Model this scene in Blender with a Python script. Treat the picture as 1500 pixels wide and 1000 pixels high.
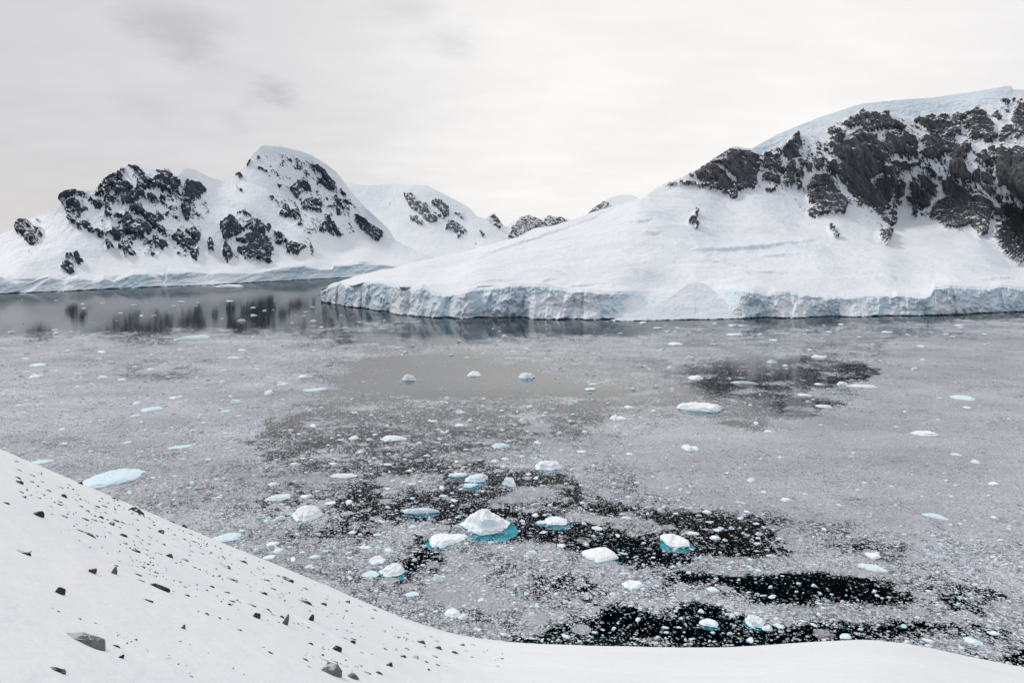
import bpy, bmesh, math, random
import numpy as np
from mathutils import Vector, Matrix

for o in list(bpy.data.objects):
    bpy.data.objects.remove(o)
random.seed(7)
RNG = np.random.default_rng(11)
scene = bpy.context.scene
COL = scene.collection

# ------------------------------------------------------------------ camera
H = 80.0            # eye height above the sea, metres
PITCH = 8.0
cam_data = bpy.data.cameras.new("camera")
cam_data.lens = 24.0
cam_data.sensor_width = 36.0
cam_data.clip_start = 0.1
cam_data.clip_end = 40000.0
cam = bpy.data.objects.new("camera", cam_data)
cam.location = (0, 0, H)
cam.rotation_euler = (math.radians(90.0 - PITCH), 0, 0)
COL.objects.link(cam)
scene.camera = cam

# ------------------------------------------------------------------ light
SUN_ELEV, SUN_AZ = 42.0, -62.0      # azimuth from +Y towards +X
SUN_STRENGTH = 1.4
sd = bpy.data.lights.new("sun", 'SUN')
sd.energy = SUN_STRENGTH
sd.angle = math.radians(10.0)
sd.color = (1.0, 0.95, 0.88)
sun = bpy.data.objects.new("sun", sd)
e, a_ = math.radians(SUN_ELEV), math.radians(SUN_AZ)
SUN_DIR = Vector((math.cos(e) * math.sin(a_), math.cos(e) * math.cos(a_), math.sin(e)))
sun.rotation_euler = SUN_DIR.to_track_quat('Z', 'Y').to_euler()
sun.location = (0, 0, 500)
COL.objects.link(sun)

scene.view_settings.view_transform = 'Standard'
scene.view_settings.look = 'None'
scene.view_settings.exposure = 0.0
scene.view_settings.gamma = 1.0
scene.cycles.max_bounces = 6
scene.cycles.diffuse_bounces = 3
scene.cycles.glossy_bounces = 3
scene.cycles.transparent_max_bounces = 8
scene.cycles.caustics_reflective = False
scene.cycles.caustics_refractive = False


class NT:
    """small helper to wire nodes"""
    def __init__(self, tree):
        self.t = tree
        self.n = tree.nodes
        self.n.clear()

    def node(self, typ, **kw):
        nd = self.n.new(typ)
        for k, v in kw.items():
            setattr(nd, k, v)
        return nd

    def put(self, sock, v):
        if isinstance(v, bpy.types.NodeSocket):
            self.t.links.new(v, sock)
        elif isinstance(v, (tuple, list)) and sock.type == 'RGBA' and len(v) == 3:
            sock.default_value = (*v, 1.0)
        else:
            sock.default_value = v

    def math(self, op, a, b=None, c=None, clamp=False):
        nd = self.node('ShaderNodeMath', operation=op)
        nd.use_clamp = clamp
        self.put(nd.inputs[0], a)
        if b is not None:
            self.put(nd.inputs[1], b)
        if c is not None:
            self.put(nd.inputs[2], c)
        return nd.outputs[0]

    def vmath(self, op, a, b=None):
        nd = self.node('ShaderNodeVectorMath', operation=op)
        self.put(nd.inputs[0], a)
        if b is not None:
            self.put(nd.inputs[1], b)
        return nd.outputs['Value'] if op in ('DOT_PRODUCT', 'LENGTH', 'DISTANCE') else nd.outputs['Vector']

    def step(self, x, lo, hi, a=0.0, b=1.0):
        nd = self.node('ShaderNodeMapRange', interpolation_type='SMOOTHSTEP')
        self.put(nd.inputs[0], x)
        self.put(nd.inputs[1], lo)
        self.put(nd.inputs[2], hi)
        self.put(nd.inputs[3], a)
        self.put(nd.inputs[4], b)
        return nd.outputs[0]

    def lin(self, x, lo, hi, a=0.0, b=1.0):
        nd = self.node('ShaderNodeMapRange')
        self.put(nd.inputs[0], x)
        for i, v in enumerate((lo, hi, a, b)):
            self.put(nd.inputs[i + 1], v)
        return nd.outputs[0]

    def mix(self, f, a, b, blend='MIX'):
        nd = self.node('ShaderNodeMix', data_type='RGBA', blend_type=blend)
        self.put(nd.inputs[0], f)
        self.put(nd.inputs[6], a)
        self.put(nd.inputs[7], b)
        return nd.outputs[2]

    def scale(self, vec, s):
        return self.vmath('MULTIPLY', vec, s)

    def noise(self, vec, scale=1.0, detail=4.0, rough=0.55, lac=2.0):
        nd = self.node('ShaderNodeTexNoise')
        self.put(nd.inputs['Vector'], vec)
        nd.inputs['Scale'].default_value = scale
        nd.inputs['Detail'].default_value = detail
        nd.inputs['Roughness'].default_value = rough
        nd.inputs['Lacunarity'].default_value = lac
        return nd.outputs['Fac']

    def voronoi(self, vec, scale, feature='F1', dim='3D', rand=1.0):
        nd = self.node('ShaderNodeTexVoronoi', feature=feature, voronoi_dimensions=dim)
        self.put(nd.inputs['Vector'], vec)
        nd.inputs['Scale'].default_value = scale
        nd.inputs['Randomness'].default_value = rand
        return nd

    def attr(self, name):
        return self.node('ShaderNodeAttribute', attribute_name=name).outputs['Fac']

    def sep(self, vec):
        nd = self.node('ShaderNodeSeparateXYZ')
        self.put(nd.inputs[0], vec)
        return nd.outputs

    def sepc(self, col):
        nd = self.node('ShaderNodeSeparateColor')
        self.put(nd.inputs[0], col)
        return nd.outputs


# pixel helpers: the photograph's 1500 x 1000 frame -> rays in the world
_cp, _sp = math.cos(math.radians(PITCH)), math.sin(math.radians(PITCH))


def ray(px, py):
    """direction with unit forward (+Y) component: (x/y, z/y)"""
    u = (np.asarray(px, float) - 750.0) / 1000.0
    v = (500.0 - np.asarray(py, float)) / 1000.0
    fy = _cp + v * _sp
    fz = -_sp + v * _cp
    return u / fy, fz / fy


def at(px, py, D):
    rx, rz = ray(px, py)
    return np.stack([rx * D, D + 0 * rx, H + rz * D], -1)


def water_D(py):
    return -H / ray(750.0, py)[1]


# ------------------------------------------------------------------ sky
world = bpy.data.worlds.new("World")
scene.world = world
world.use_nodes = True
w = NT(world.node_tree)
tc = w.node('ShaderNodeTexCoord').outputs['Generated']
sx, sy, sz = w.sep(tc)[:3]


def skydir(px, py):
    rx, rz = ray(px, py)
    return tuple(Vector((float(rx), 1.0, float(rz))).normalized())


nish = w.node('ShaderNodeTexSky', sky_type='NISHITA')
nish.sun_disc = False
nish.sun_elevation = math.radians(SUN_ELEV)
nish.sun_rotation = math.radians(SUN_AZ)
nish.altitude = 80.0
blue = w.mix(1.0, nish.outputs[0], (0.10, 0.10, 0.10), 'MULTIPLY')
# overcast layer: brighter towards the veiled sun, greyer to the left and behind
up = w.step(sz, 0.36, 0.92)
base = w.mix(w.step(sy, 0.25, -0.55), (0.845, 0.832, 0.835), (0.36, 0.41, 0.50))
base = w.mix(up, base, (0.80, 0.835, 0.90))
front = w.vmath('DOT_PRODUCT', tc, skydir(930, 190))
glow = w.step(front, 0.80, 1.0)
base = w.mix(glow, base, (0.965, 0.948, 0.935))
leftw = w.vmath('DOT_PRODUCT', tc, skydir(-250, 160))
base = w.mix(w.step(leftw, 0.70, 0.99, 0.0, 0.75), base, (0.63, 0.615, 0.63))
# stretched cloud texture
cv = w.node('ShaderNodeCombineXYZ')
den = w.math('ADD', w.math('MAXIMUM', sz, 0.0), 0.16)
w.put(cv.inputs[0], w.math('DIVIDE', sx, den))
w.put(cv.inputs[1], w.math('DIVIDE', sy, den))
cl = w.noise(cv.outputs[0], 1.1, 6.0, 0.55)
cl2 = w.noise(w.scale(cv.outputs[0], (1.0, 2.2, 1.0)), 2.6, 7.0, 0.6)
cmod = w.math('ADD', w.lin(cl, 0.3, 0.7, -0.05, 0.05), w.lin(cl2, 0.3, 0.7, -0.022, 0.022))
base = w.mix(1.0, base, w.math('ADD', cmod, 1.0), 'MULTIPLY')
# four darker scraps of cloud
scr = w.noise(w.scale(tc, (6.0, 6.0, 15.0)), 1.0, 6.0, 0.6)
tot = None
for (px, py, rad, amt) in ((275, 48, 0.075, 0.32), (395, 148, 0.055, 0.48), (335, 172, 0.04, 0.2), (655, 60, 0.055, 0.26), (590, 12, 0.05, 0.22), (230, 158, 0.05, 0.12), (320, 95, 0.06, 0.12)):
    d = w.vmath('SUBTRACT', tc, skydir(px, py))
    d = w.vmath('LENGTH', w.scale(d, (1.0, 1.0, 2.3)))
    d = w.math('ADD', d, w.lin(scr, 0.3, 0.7, rad * 0.95, -rad * 0.95))
    m = w.step(d, rad * 1.15, -rad * 0.5, 0.0, amt)
    tot = m if tot is None else w.math('ADD', tot, m)
base = w.mix(tot, base, (0.30, 0.32, 0.36))
sky_col = w.mix(0.965, blue, base)
bg = w.node('ShaderNodeBackground')
w.put(bg.inputs[0], sky_col)
bg.inputs[1].default_value = 1.0
out = w.node('ShaderNodeOutputWorld')
w.t.links.new(bg.outputs[0], out.inputs[0])

# ------------------------------------------------------------------ numpy noise
_perm = np.random.default_rng(3).permutation(256)
_perm = np.concatenate([_perm, _perm, _perm])
_grad = np.random.default_rng(4).normal(size=(256, 3))
_grad /= np.linalg.norm(_grad, axis=1, keepdims=True)


def perlin(P):
    P = np.asarray(P, float)
    i = np.floor(P).astype(int)
    f = P - i
    u = f * f * f * (f * (f * 6 - 15) + 10)
    i &= 255
    res = np.zeros(P.shape[:-1])
    for dx in (0, 1):
        wx = u[..., 0] if dx else 1 - u[..., 0]
        hx = _perm[i[..., 0] + dx]
        for dy in (0, 1):
            wy = u[..., 1] if dy else 1 - u[..., 1]
            hy = _perm[hx + i[..., 1] + dy]
            for dz in (0, 1):
                wz = u[..., 2] if dz else 1 - u[..., 2]
                g = _grad[_perm[hy + i[..., 2] + dz]]
                d = (g[..., 0] * (f[..., 0] - dx) + g[..., 1] * (f[..., 1] - dy) + g[..., 2] * (f[..., 2] - dz))
                res += wx * wy * wz * d
    return res * 1.5


def fbm(P, wl, octv=5, gain=0.5, ridged=False, seed=0.0):
    P = np.asarray(P, float) / np.asarray(wl, float) + seed * 17.31
    r = np.zeros(P.shape[:-1])
    amp, tot_ = 1.0, 0.0
    for k in range(octv):
        n = perlin(P)
        if ridged:
            n = 1.0 - 2.0 * np.abs(n)
        r += amp * n
        tot_ += amp
        amp *= gain
        P = P * 2.03 + 5.7
    return r / tot_


def sstep(x, a, b):
    t = np.clip((x - a) / (b - a), 0, 1)
    return t * t * (3 - 2 * t)


def poly(pts):
    p = np.array(pts, float)
    return lambda x: np.interp(x, p[:, 0], p[:, 1])


def tps(ctrl, lam=0.002):
    c = np.array(ctrl, float)
    X = c[:, :2] / 200.0
    y = np.log(c[:, 2])
    n = len(c)

    def U(r2):
        return 0.5 * r2 * np.log(r2 + 1e-9)
    d2 = ((X[:, None] - X[None]) ** 2).sum(-1)
    K = U(d2) + lam * np.eye(n)
    Pm = np.hstack([np.ones((n, 1)), X])
    A = np.block([[K, Pm], [Pm.T, np.zeros((3, 3))]])
    sol = np.linalg.solve(A, np.concatenate([y, np.zeros(3)]))

    def f(px, py):
        q = np.stack([px, py], -1).reshape(-1, 2) / 200.0
        outv = np.empty(len(q))
        for s in range(0, len(q), 100000):
            qq = q[s:s + 100000]
            dd = ((qq[:, None] - X[None]) ** 2).sum(-1)
            outv[s:s + 100000] = U(dd) @ sol[:n] + sol[n] + qq @ sol[n + 1:]
        return np.exp(outv).reshape(np.shape(px))
    return f


class Mask:
    """values of hand-traced outlines, sampled with blur"""
    def __init__(self, x0, y0, x1, y1, res, bg=0.0):
        self.x0, self.y0, self.res = x0, y0, res
        self.a = np.full((int((y1 - y0) * res), int((x1 - x0) * res)), float(bg))

    def add(self, pts, v, ox=0.0, oy=0.0, s=1.0, mode='max'):
        p = np.array(pts, float) / s + (ox, oy)
        q = (p - (self.x0, self.y0)) * self.res
        xa, ya = np.maximum(np.floor(q.min(0)).astype(int), 0)
        xb, yb = np.ceil(q.max(0)).astype(int) + 1
        xb, yb = min(xb, self.a.shape[1]), min(yb, self.a.shape[0])
        if xb <= xa or yb <= ya:
            return
        gx, gy = np.meshgrid(np.arange(xa, xb) + 0.5, np.arange(ya, yb) + 0.5)
        ins = np.zeros(gx.shape, bool)
        for (ax, ay), (bx, by) in zip(q, np.roll(q, -1, 0)):
            if ay == by:
                continue
            c = ((ay > gy) != (by > gy)) & (gx < (bx - ax) * (gy - ay) / (by - ay) + ax)
            ins ^= c
        sub = self.a[ya:yb, xa:xb]
        if mode == 'max':
            sub[ins] = np.maximum(sub[ins], v)
        else:
            sub[ins] = v

    def blur(self, rad):
        k = max(1, int(round(rad * self.res)))
        for _ in range(2):
            for ax in (0, 1):
                pad = [(0, 0), (0, 0)]
                pad[ax] = (k + 1, k)
                c = np.cumsum(np.pad(self.a, pad, mode='edge'), axis=ax)
                n = 2 * k + 1
                self.a = (c.take(range(n, c.shape[ax]), ax) - c.take(range(0, c.shape[ax] - n), ax)) / n

    def __call__(self, px, py):
        x = np.clip((px - self.x0) * self.res - 0.5, 0, self.a.shape[1] - 1.001)
        y = np.clip((py - self.y0) * self.res - 0.5, 0, self.a.shape[0] - 1.001)
        i, j = x.astype(int), y.astype(int)
        fx, fy = x - i, y - j
        A = self.a
        return (A[j, i] * (1 - fx) * (1 - fy) + A[j, i + 1] * fx * (1 - fy) + A[j + 1, i] * (1 - fx) * fy + A[j + 1, i + 1] * fx * fy)


def mesh_np(name, verts, quads=None, tris=None, mat=None, attrs=None, smooth=True):
    me = bpy.data.meshes.new(name)
    verts = np.ascontiguousarray(verts.reshape(-1, 3), dtype=np.float32)
    loops, starts, totals = [], [], []
    off = 0
    for f, n in ((quads, 4), (tris, 3)):
        if f is not None and len(f):
            f = np.asarray(f, np.int32).reshape(-1, n)
            loops.append(f.ravel())
            starts.append(off + np.arange(len(f)) * n)
            totals.append(np.full(len(f), n))
            off += f.size
    loops, starts, totals = (np.concatenate(v).astype(np.int32) for v in (loops, starts, totals))
    me.vertices.add(len(verts))
    me.vertices.foreach_set('co', verts.ravel())
    me.loops.add(len(loops))
    me.loops.foreach_set('vertex_index', loops)
    me.polygons.add(len(starts))
    me.polygons.foreach_set('loop_start', starts)
    me.polygons.foreach_set('loop_total', totals)
    me.polygons.foreach_set('use_smooth', np.full(len(starts), smooth, bool))
    for k, v in (attrs or {}).items():
        at_ = me.attributes.new(k, 'FLOAT', 'POINT')
        at_.data.foreach_set('value', np.ascontiguousarray(v.ravel(), dtype=np.float32))
    me.update(calc_edges=True)
    me.validate()
    if mat:
        me.materials.append(mat)
    return me


def link(name, me, parent=None, **props):
    o = bpy.data.objects.new(name, me)
    COL.objects.link(o)
    if parent is not None:
        o.parent = parent
    for k, v in props.items():
        if v:
            o[k] = v
    return o


def grid_quads(nr, nc):
    i = np.arange(nr * nc).reshape(nr, nc)
    return np.stack([i[:-1, :-1], i[:-1, 1:], i[1:, 1:], i[1:, :-1]], -1).reshape(-1, 4)


def grid_normals(P):
    du = np.gradient(P, axis=1)
    dv = np.gradient(P, axis=0)
    n = np.cross(du, dv)
    n /= np.linalg.norm(n, axis=-1, keepdims=True) + 1e-9
    s = np.sign((n * (P - np.array([0, 0, H + 400]))).sum(-1, keepdims=True))
    return -n * np.where(s == 0, 1, s)


# ------------------------------------------------------------------ materials
def new_mat(name):
    m = bpy.data.materials.new(name)
    m.use_nodes = True
    return m, NT(m.node_tree)


def finish(t, surf, disp=None):
    o = t.node('ShaderNodeOutputMaterial')
    t.t.links.new(surf, o.inputs[0])


def principled(t, col, rough, normal=None, spec=0.5, **kw):
    b = t.node('ShaderNodeBsdfPrincipled')
    t.put(b.inputs['Base Color'], col)
    t.put(b.inputs['Roughness'], rough)
    t.put(b.inputs['Specular IOR Level'], spec)
    if normal is not None:
        t.put(b.inputs['Normal'], normal)
    for k, v in kw.items():
        t.put(b.inputs[k], v)
    return b.outputs[0]


def bump(t, h, dist, strength=1.0, normal=None):
    b = t.node('ShaderNodeBump')
    b.inputs['Strength'].default_value = strength
    b.inputs['Distance'].default_value = dist
    t.put(b.inputs['Height'], h)
    if normal is not None:
        t.put(b.inputs['Normal'], normal)
    return b.outputs[0]


SNOW = (0.86, 0.87, 0.88)


def alpine(name, rock_a, rock_b, rock_c, fine=1.0):
    """snow, blue ice and bare rock; 'rock' and 'ice' say where each lies"""
    m, t = new_mat(name)
    geo = t.node('ShaderNodeNewGeometry')
    P, N = geo.outputs['Position'], geo.outputs['Normal']
    cq = t.node('ShaderNodeCombineXYZ')
    t.put(cq.inputs[0], t.vmath('DOT_PRODUCT', P, (0.90, 0.0, 0.42)))
    t.put(cq.inputs[1], t.sep(P)[1])
    t.put(cq.inputs[2], t.vmath('DOT_PRODUCT', P, (0.42, 0.0, -0.90)))
    Q = cq.outputs[0]
    nz = t.sep(N)[2]
    rk, ic = t.attr('rock'), t.attr('ice')
    hal = t.attr('halo')
    n1 = t.noise(t.scale(Q, (1 / 13., 1 / 20., 1 / 48.)), 1.0 * fine, 7.0, 0.66)
    n2 = t.noise(t.scale(Q, (1 / 4., 1 / 6., 1 / 11.)), 1.0 * fine, 5.0, 0.65)
    nn = t.math('ADD', t.lin(n1, 0.3, 0.7, -0.36, 0.36), t.lin(n2, 0.3, 0.7, -0.42, 0.42))
    ledge = t.lin(nz, 0.35, 0.9, 0.12, -0.55)
    va_ = t.math('ADD', rk, t.math('MULTIPLY', nn, t.math('MULTIPLY', t.step(rk, 0.05, 0.35), t.step(rk, 1.0, 0.7, 0.78, 1.0))))
    va_ = t.math('ADD', va_, t.math('MULTIPLY', ledge, t.step(rk, 1.0, 0.6, 1.0, 0.5)))
    # loose speckle of stones around the outcrops
    n3 = t.noise(t.scale(Q, (1 / 3.2, 1 / 4., 1 / 11.)), 1.0 * fine, 4.0, 0.6)
    sp = t.math('ADD', t.math('MULTIPLY', hal, 0.55), t.math('ADD', t.lin(n3, 0.3, 0.7, -0.36, 0.36), t.lin(n1, 0.3, 0.7, -0.22, 0.22)))
    sp = t.math('ADD', sp, t.math('MULTIPLY', ledge, 0.25))
    sp = t.math('MULTIPLY', sp, t.step(hal, 0.04, 0.2))
    fac = t.math('MAXIMUM', t.step(va_, 0.36, 0.47), t.step(sp, 0.42, 0.52))
    # rock
    c1 = t.noise(t.scale(Q, (1 / 22., 1 / 30., 1 / 110.)), 1.0, 5.0, 0.6)
    c2 = t.noise(t.scale(Q, (1 / 4., 1 / 5., 1 / 26.)), 1.0, 6.0, 0.7)
    rc = t.mix(t.step(c1, 0.38, 0.62), rock_a, rock_b)
    rc = t.mix(t.step(c2, 0.35, 0.68), rc, rock_c)
    # ice
    i1 = t.noise(t.scale(P, (1 / 11., 1 / 11., 1 / 8.)), 1.0, 6.0, 0.62)
    i2 = t.noise(t.scale(P, (1 / 38., 1 / 38., 1 / 20.)), 1.0, 4.0, 0.55)
    im = t.math('ADD', t.lin(i1, 0.3, 0.7, -0.32, 0.32), t.lin(i2, 0.3, 0.7, -0.35, 0.35))
    iceness = t.step(t.math('ADD', ic, t.math('MULTIPLY', im, t.step(ic, 0.0, 0.3))), 0.15, 0.95)
    iceness = t.math('MULTIPLY', iceness, t.step(nz, 0.92, 0.55, 0.35, 1.0))
    icol = t.mix(t.step(t.math('ADD', i1, t.math('MULTIPLY', i2, 0.6)), 0.95, 0.60), (0.72, 0.82, 0.87), (0.48, 0.68, 0.77))
    s1 = t.noise(P, 0.012, 4.0, 0.5)
    snow = t.mix(t.step(s1, 0.3, 0.7), SNOW, (0.81, 0.825, 0.85))
    col = t.mix(iceness, snow, icol)
    col = t.mix(fac, col, rc)
    hs = t.math('ADD', t.noise(P, 0.06, 7.0, 0.6), t.math('MULTIPLY', t.noise(t.scale(P, (1 / 9., 1 / 9., 1 / 60.)), 1.0, 5.0, 0.6), 0.6))
    hr = t.noise(t.scale(Q, (1 / 5., 1 / 7., 1 / 24.)), 1.0, 8.0, 0.7)
    hi = t.noise(t.scale(P, (1 / 7., 1 / 7., 1 / 5.)), 1.0, 6.0, 0.65)
    hmix = t.math('ADD', t.math('MULTIPLY', hs, 4.0), t.math('ADD', t.math('MULTIPLY', t.math('MULTIPLY', hr, 5.0), fac), t.math('MULTIPLY', t.math('MULTIPLY', hi, 3.0), iceness)))
    nrm = bump(t, hmix, 1.0, 0.8)
    finish(t, principled(t, col, t.lin(fac, 0, 1, 0.6, 0.85), nrm, 0.25))
    return m


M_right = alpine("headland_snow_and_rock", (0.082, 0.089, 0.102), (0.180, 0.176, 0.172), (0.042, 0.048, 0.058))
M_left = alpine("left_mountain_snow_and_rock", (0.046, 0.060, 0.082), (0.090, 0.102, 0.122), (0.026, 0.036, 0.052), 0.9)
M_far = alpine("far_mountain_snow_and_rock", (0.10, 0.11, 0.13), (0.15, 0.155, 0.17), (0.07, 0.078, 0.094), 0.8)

# near snow of the slope under the photographer
M_near, t = new_mat("near_snow")
geo = t.node('ShaderNodeNewGeometry')
P = geo.outputs['Position']
pz = t.sep(P)[2]
n = t.noise(P, 0.25, 6.0, 0.6)
n2 = t.noise(t.scale(P, (1.0, 1.0, 1.0)), 2.2, 5.0, 0.6)
col = t.mix(t.step(t.noise(P, 0.06, 4.0, 0.5), 0.3, 0.7), (0.83, 0.84, 0.85), (0.78, 0.79, 0.805))
wet = t.step(t.math('ADD', pz, t.lin(n, 0.3, 0.7, -1.2, 1.2)), 1.4, 0.7)
rockc = t.mix(t.step(t.noise(P, 0.5, 7.0, 0.7), 0.38, 0.65), (0.006, 0.009, 0.007), (0.075, 0.066, 0.036))
col = t.mix(wet, col, rockc)
hh = t.math('ADD', t.math('MULTIPLY', n, 0.20), t.math('MULTIPLY', n2, 0.06))
finish(t, principled(t, col, 0.6, bump(t, hh, 1.0, 0.7), 0.25))

# sea water with slush
M_water, t = new_mat("sea_water_with_slush")
geo = t.node('ShaderNodeNewGeometry')
P = geo.outputs['Position']
cov = t.attr('slush')
wob = t.node('ShaderNodeTexNoise')
wob.inputs['Scale'].default_value = 0.9
wob.inputs['Detail'].default_value = 2.0
t.put(wob.inputs['Vector'], P)
Pw = t.vmath('ADD', P, t.scale(wob.outputs['Color'], (0.8, 0.8, 0.0)))
nl = t.noise(P, 0.045, 6.0, 0.6)
nm = t.noise(P, 0.28, 5.0, 0.6)
covn = t.math('ADD', cov, t.math('MULTIPLY', t.step(cov, 0.0, 0.35, 0.25, 1.0), t.math('ADD', t.lin(nl, 0.3, 0.7, -0.20, 0.20), t.lin(nm, 0.3, 0.7, -0.17, 0.17))))
covn = t.math('MULTIPLY', covn, t.step(cov, 0.0, 0.08))
va = t.voronoi(Pw, 1.25, dim='2D')
ca = t.sepc(va.outputs['Color'])
fa = t.math('MULTIPLY', t.step(t.math('SUBTRACT', covn, ca[0]), -0.06, 0.06), t.step(va.outputs['Distance'], 0.58, 0.42))
vb = t.voronoi(Pw, 3.4, dim='2D')
cb = t.sepc(vb.outputs['Color'])
fb = t.math('MULTIPLY', t.step(t.math('SUBTRACT', t.math('MULTIPLY', covn, 0.85), cb[0]), -0.06, 0.06), t.step(vb.outputs['Distance'], 0.60, 0.44))
vc = t.voronoi(Pw, 0.20, dim='2D')
cc = t.sepc(vc.outputs['Color'])
pan_p = t.math('MULTIPLY', t.step(covn, 0.02, 0.35), 0.24)
fc = t.math('MULTIPLY', t.step(t.math('SUBTRACT', pan_p, cc[0]), -0.02, 0.02), t.step(t.math('ADD', vc.outputs['Distance'], t.lin(nm, 0.3, 0.7, -0.12, 0.12)), 0.44, 0.36))
fc = t.math('MULTIPLY', fc, t.step(cb[1], 0.05, 0.6, 0.55, 1.0))
grease = t.math('MULTIPLY', t.step(covn, 0.25, 0.85, 0.0, 0.80), t.step(t.noise(P, 0.9, 4.0, 0.6), 0.3, 0.65, 0.7, 1.0))
slush = t.math('MAXIMUM', t.math('MAXIMUM', fa, fb), t.math('MAXIMUM', fc, grease))
alb = t.mix(ca[1], (0.20, 0.205, 0.225), (0.60, 0.61, 0.655))
alb = t.mix(t.math('MAXIMUM', fa, fb), (0.39, 0.395, 0.425), alb)
alb = t.mix(t.math('MULTIPLY', fb, cb[1]), alb, (0.70, 0.71, 0.75))
alb = t.mix(t.math('MULTIPLY', fc, 0.7), alb, (0.40, 0.405, 0.41))
alb = t.mix(t.step(cb[2], 0.955, 0.965), alb, (0.72, 0.86, 0.90))
alb = t.mix(t.step(cov, 0.62, 0.80, 0.0, 0.60), alb, (0.40, 0.395, 0.43))
big = t.noise(t.scale(P, (1.0, 1.8, 1.0)), 0.011, 6.0, 0.62)
alb = t.mix(1.0, alb, t.lin(big, 0.3, 0.7, 0.70, 1.22), 'MULTIPLY')
rip = t.noise(t.scale(P, (0.35, 0.9, 1.0)), 1.0, 4.0, 0.55)
nw = bump(t, rip, 0.018, 1.0)
gl = t.node('ShaderNodeBsdfGlossy')
t.put(gl.inputs['Color'], (0.95, 0.96, 0.97))
gl.inputs['Roughness'].default_value = 0.03
t.put(gl.inputs['Normal'], nw)
tr = t.node('ShaderNodeBsdfTransparent')
t.put(tr.inputs['Color'], (0.42, 0.74, 0.78))
fr = t.node('ShaderNodeFresnel')
fr.inputs['IOR'].default_value = 1.333
t.put(fr.inputs['Normal'], nw)
wm = t.node('ShaderNodeMixShader')
frf = t.math('MINIMUM', t.math('MULTIPLY', t.math('MULTIPLY', fr.outputs[0], 1.35), t.step(fr.outputs[0], 0.07, 0.31)), 0.40)
t.put(wm.inputs[0], frf)
t.t.links.new(tr.outputs[0], wm.inputs[1])
t.t.links.new(gl.outputs[0], wm.inputs[2])
hs = t.math('MULTIPLY', slush, t.lin(ca[1], 0, 1, 0.2, 1.0))
ice_b = principled(t, alb, 0.55, bump(t, hs, 0.12, 0.6), 0.4)
sm = t.node('ShaderNodeMixShader')
t.put(sm.inputs[0], slush)
t.t.links.new(wm.outputs[0], sm.inputs[1])
t.t.links.new(ice_b, sm.inputs[2])
finish(t, sm.outputs[0])

M_bed, t = new_mat("seabed_depth_dimmed")
P = t.node('ShaderNodeNewGeometry').outputs['Position']
c = t.mix(t.noise(P, 0.05, 4.0, 0.5), (0.003, 0.008, 0.013), (0.006, 0.015, 0.020))  # near-black colour stands in for light absorbed on the way down through the water
finish(t, principled(t, c, 0.9, None, 0.0))

# floating ice, above and below the water
M_floe, t = new_mat("floe_ice")
geo = t.node('ShaderNodeNewGeometry')
P = geo.outputs['Position']
zz = t.sep(P)[2]
nzz = t.sep(geo.outputs['Normal'])[2]
oi = t.node('ShaderNodeObjectInfo').outputs['Random']
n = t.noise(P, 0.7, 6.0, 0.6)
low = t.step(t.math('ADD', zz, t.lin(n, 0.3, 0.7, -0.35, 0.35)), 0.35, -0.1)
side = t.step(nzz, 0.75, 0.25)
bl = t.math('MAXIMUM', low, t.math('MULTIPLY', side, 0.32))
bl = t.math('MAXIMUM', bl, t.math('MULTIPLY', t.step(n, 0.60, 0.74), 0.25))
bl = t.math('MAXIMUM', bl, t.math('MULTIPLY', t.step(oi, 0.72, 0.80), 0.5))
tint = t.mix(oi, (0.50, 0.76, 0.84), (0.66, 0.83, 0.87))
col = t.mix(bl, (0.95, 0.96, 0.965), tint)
hb = t.math('ADD', t.noise(P, 1.3, 7.0, 0.65), t.math('MULTIPLY', t.noise(P, 5.0, 4.0, 0.6), 0.25))
finish(t, principled(t, col, 0.5, bump(t, hb, 0.26, 0.7), 0.35))

M_floe_blue = M_floe.copy()
M_floe_blue.name = "pale_blue_floe_ice"
for nd_ in M_floe_blue.node_tree.nodes:
    if nd_.type == 'MIX' and abs(nd_.inputs[6].default_value[0] - 0.95) < 0.001:
        nd_.inputs[6].default_value = (0.72, 0.865, 0.91, 1.0)

M_sub, t = new_mat("ice_under_water")
P = t.node('ShaderNodeNewGeometry').outputs['Position']
c = t.mix(t.step(t.noise(P, 0.32, 5.0, 0.6), 0.35, 0.65), (0.42, 0.94, 0.98), (0.10, 0.42, 0.50))
finish(t, principled(t, c, 0.7, bump(t, t.noise(P, 0.9, 5.0, 0.6), 0.4, 0.6), 0.1))

M_brash, t = new_mat("brash_pieces")
tn = t.attr('tone')
geo = t.node('ShaderNodeNewGeometry')
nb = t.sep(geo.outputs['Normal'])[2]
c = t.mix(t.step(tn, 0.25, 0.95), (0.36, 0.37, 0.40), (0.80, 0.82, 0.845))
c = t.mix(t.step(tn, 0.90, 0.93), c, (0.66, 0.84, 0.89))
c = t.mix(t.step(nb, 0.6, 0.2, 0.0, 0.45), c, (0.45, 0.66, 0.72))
finish(t, principled(t, c, 0.5, None, 0.3))


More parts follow.
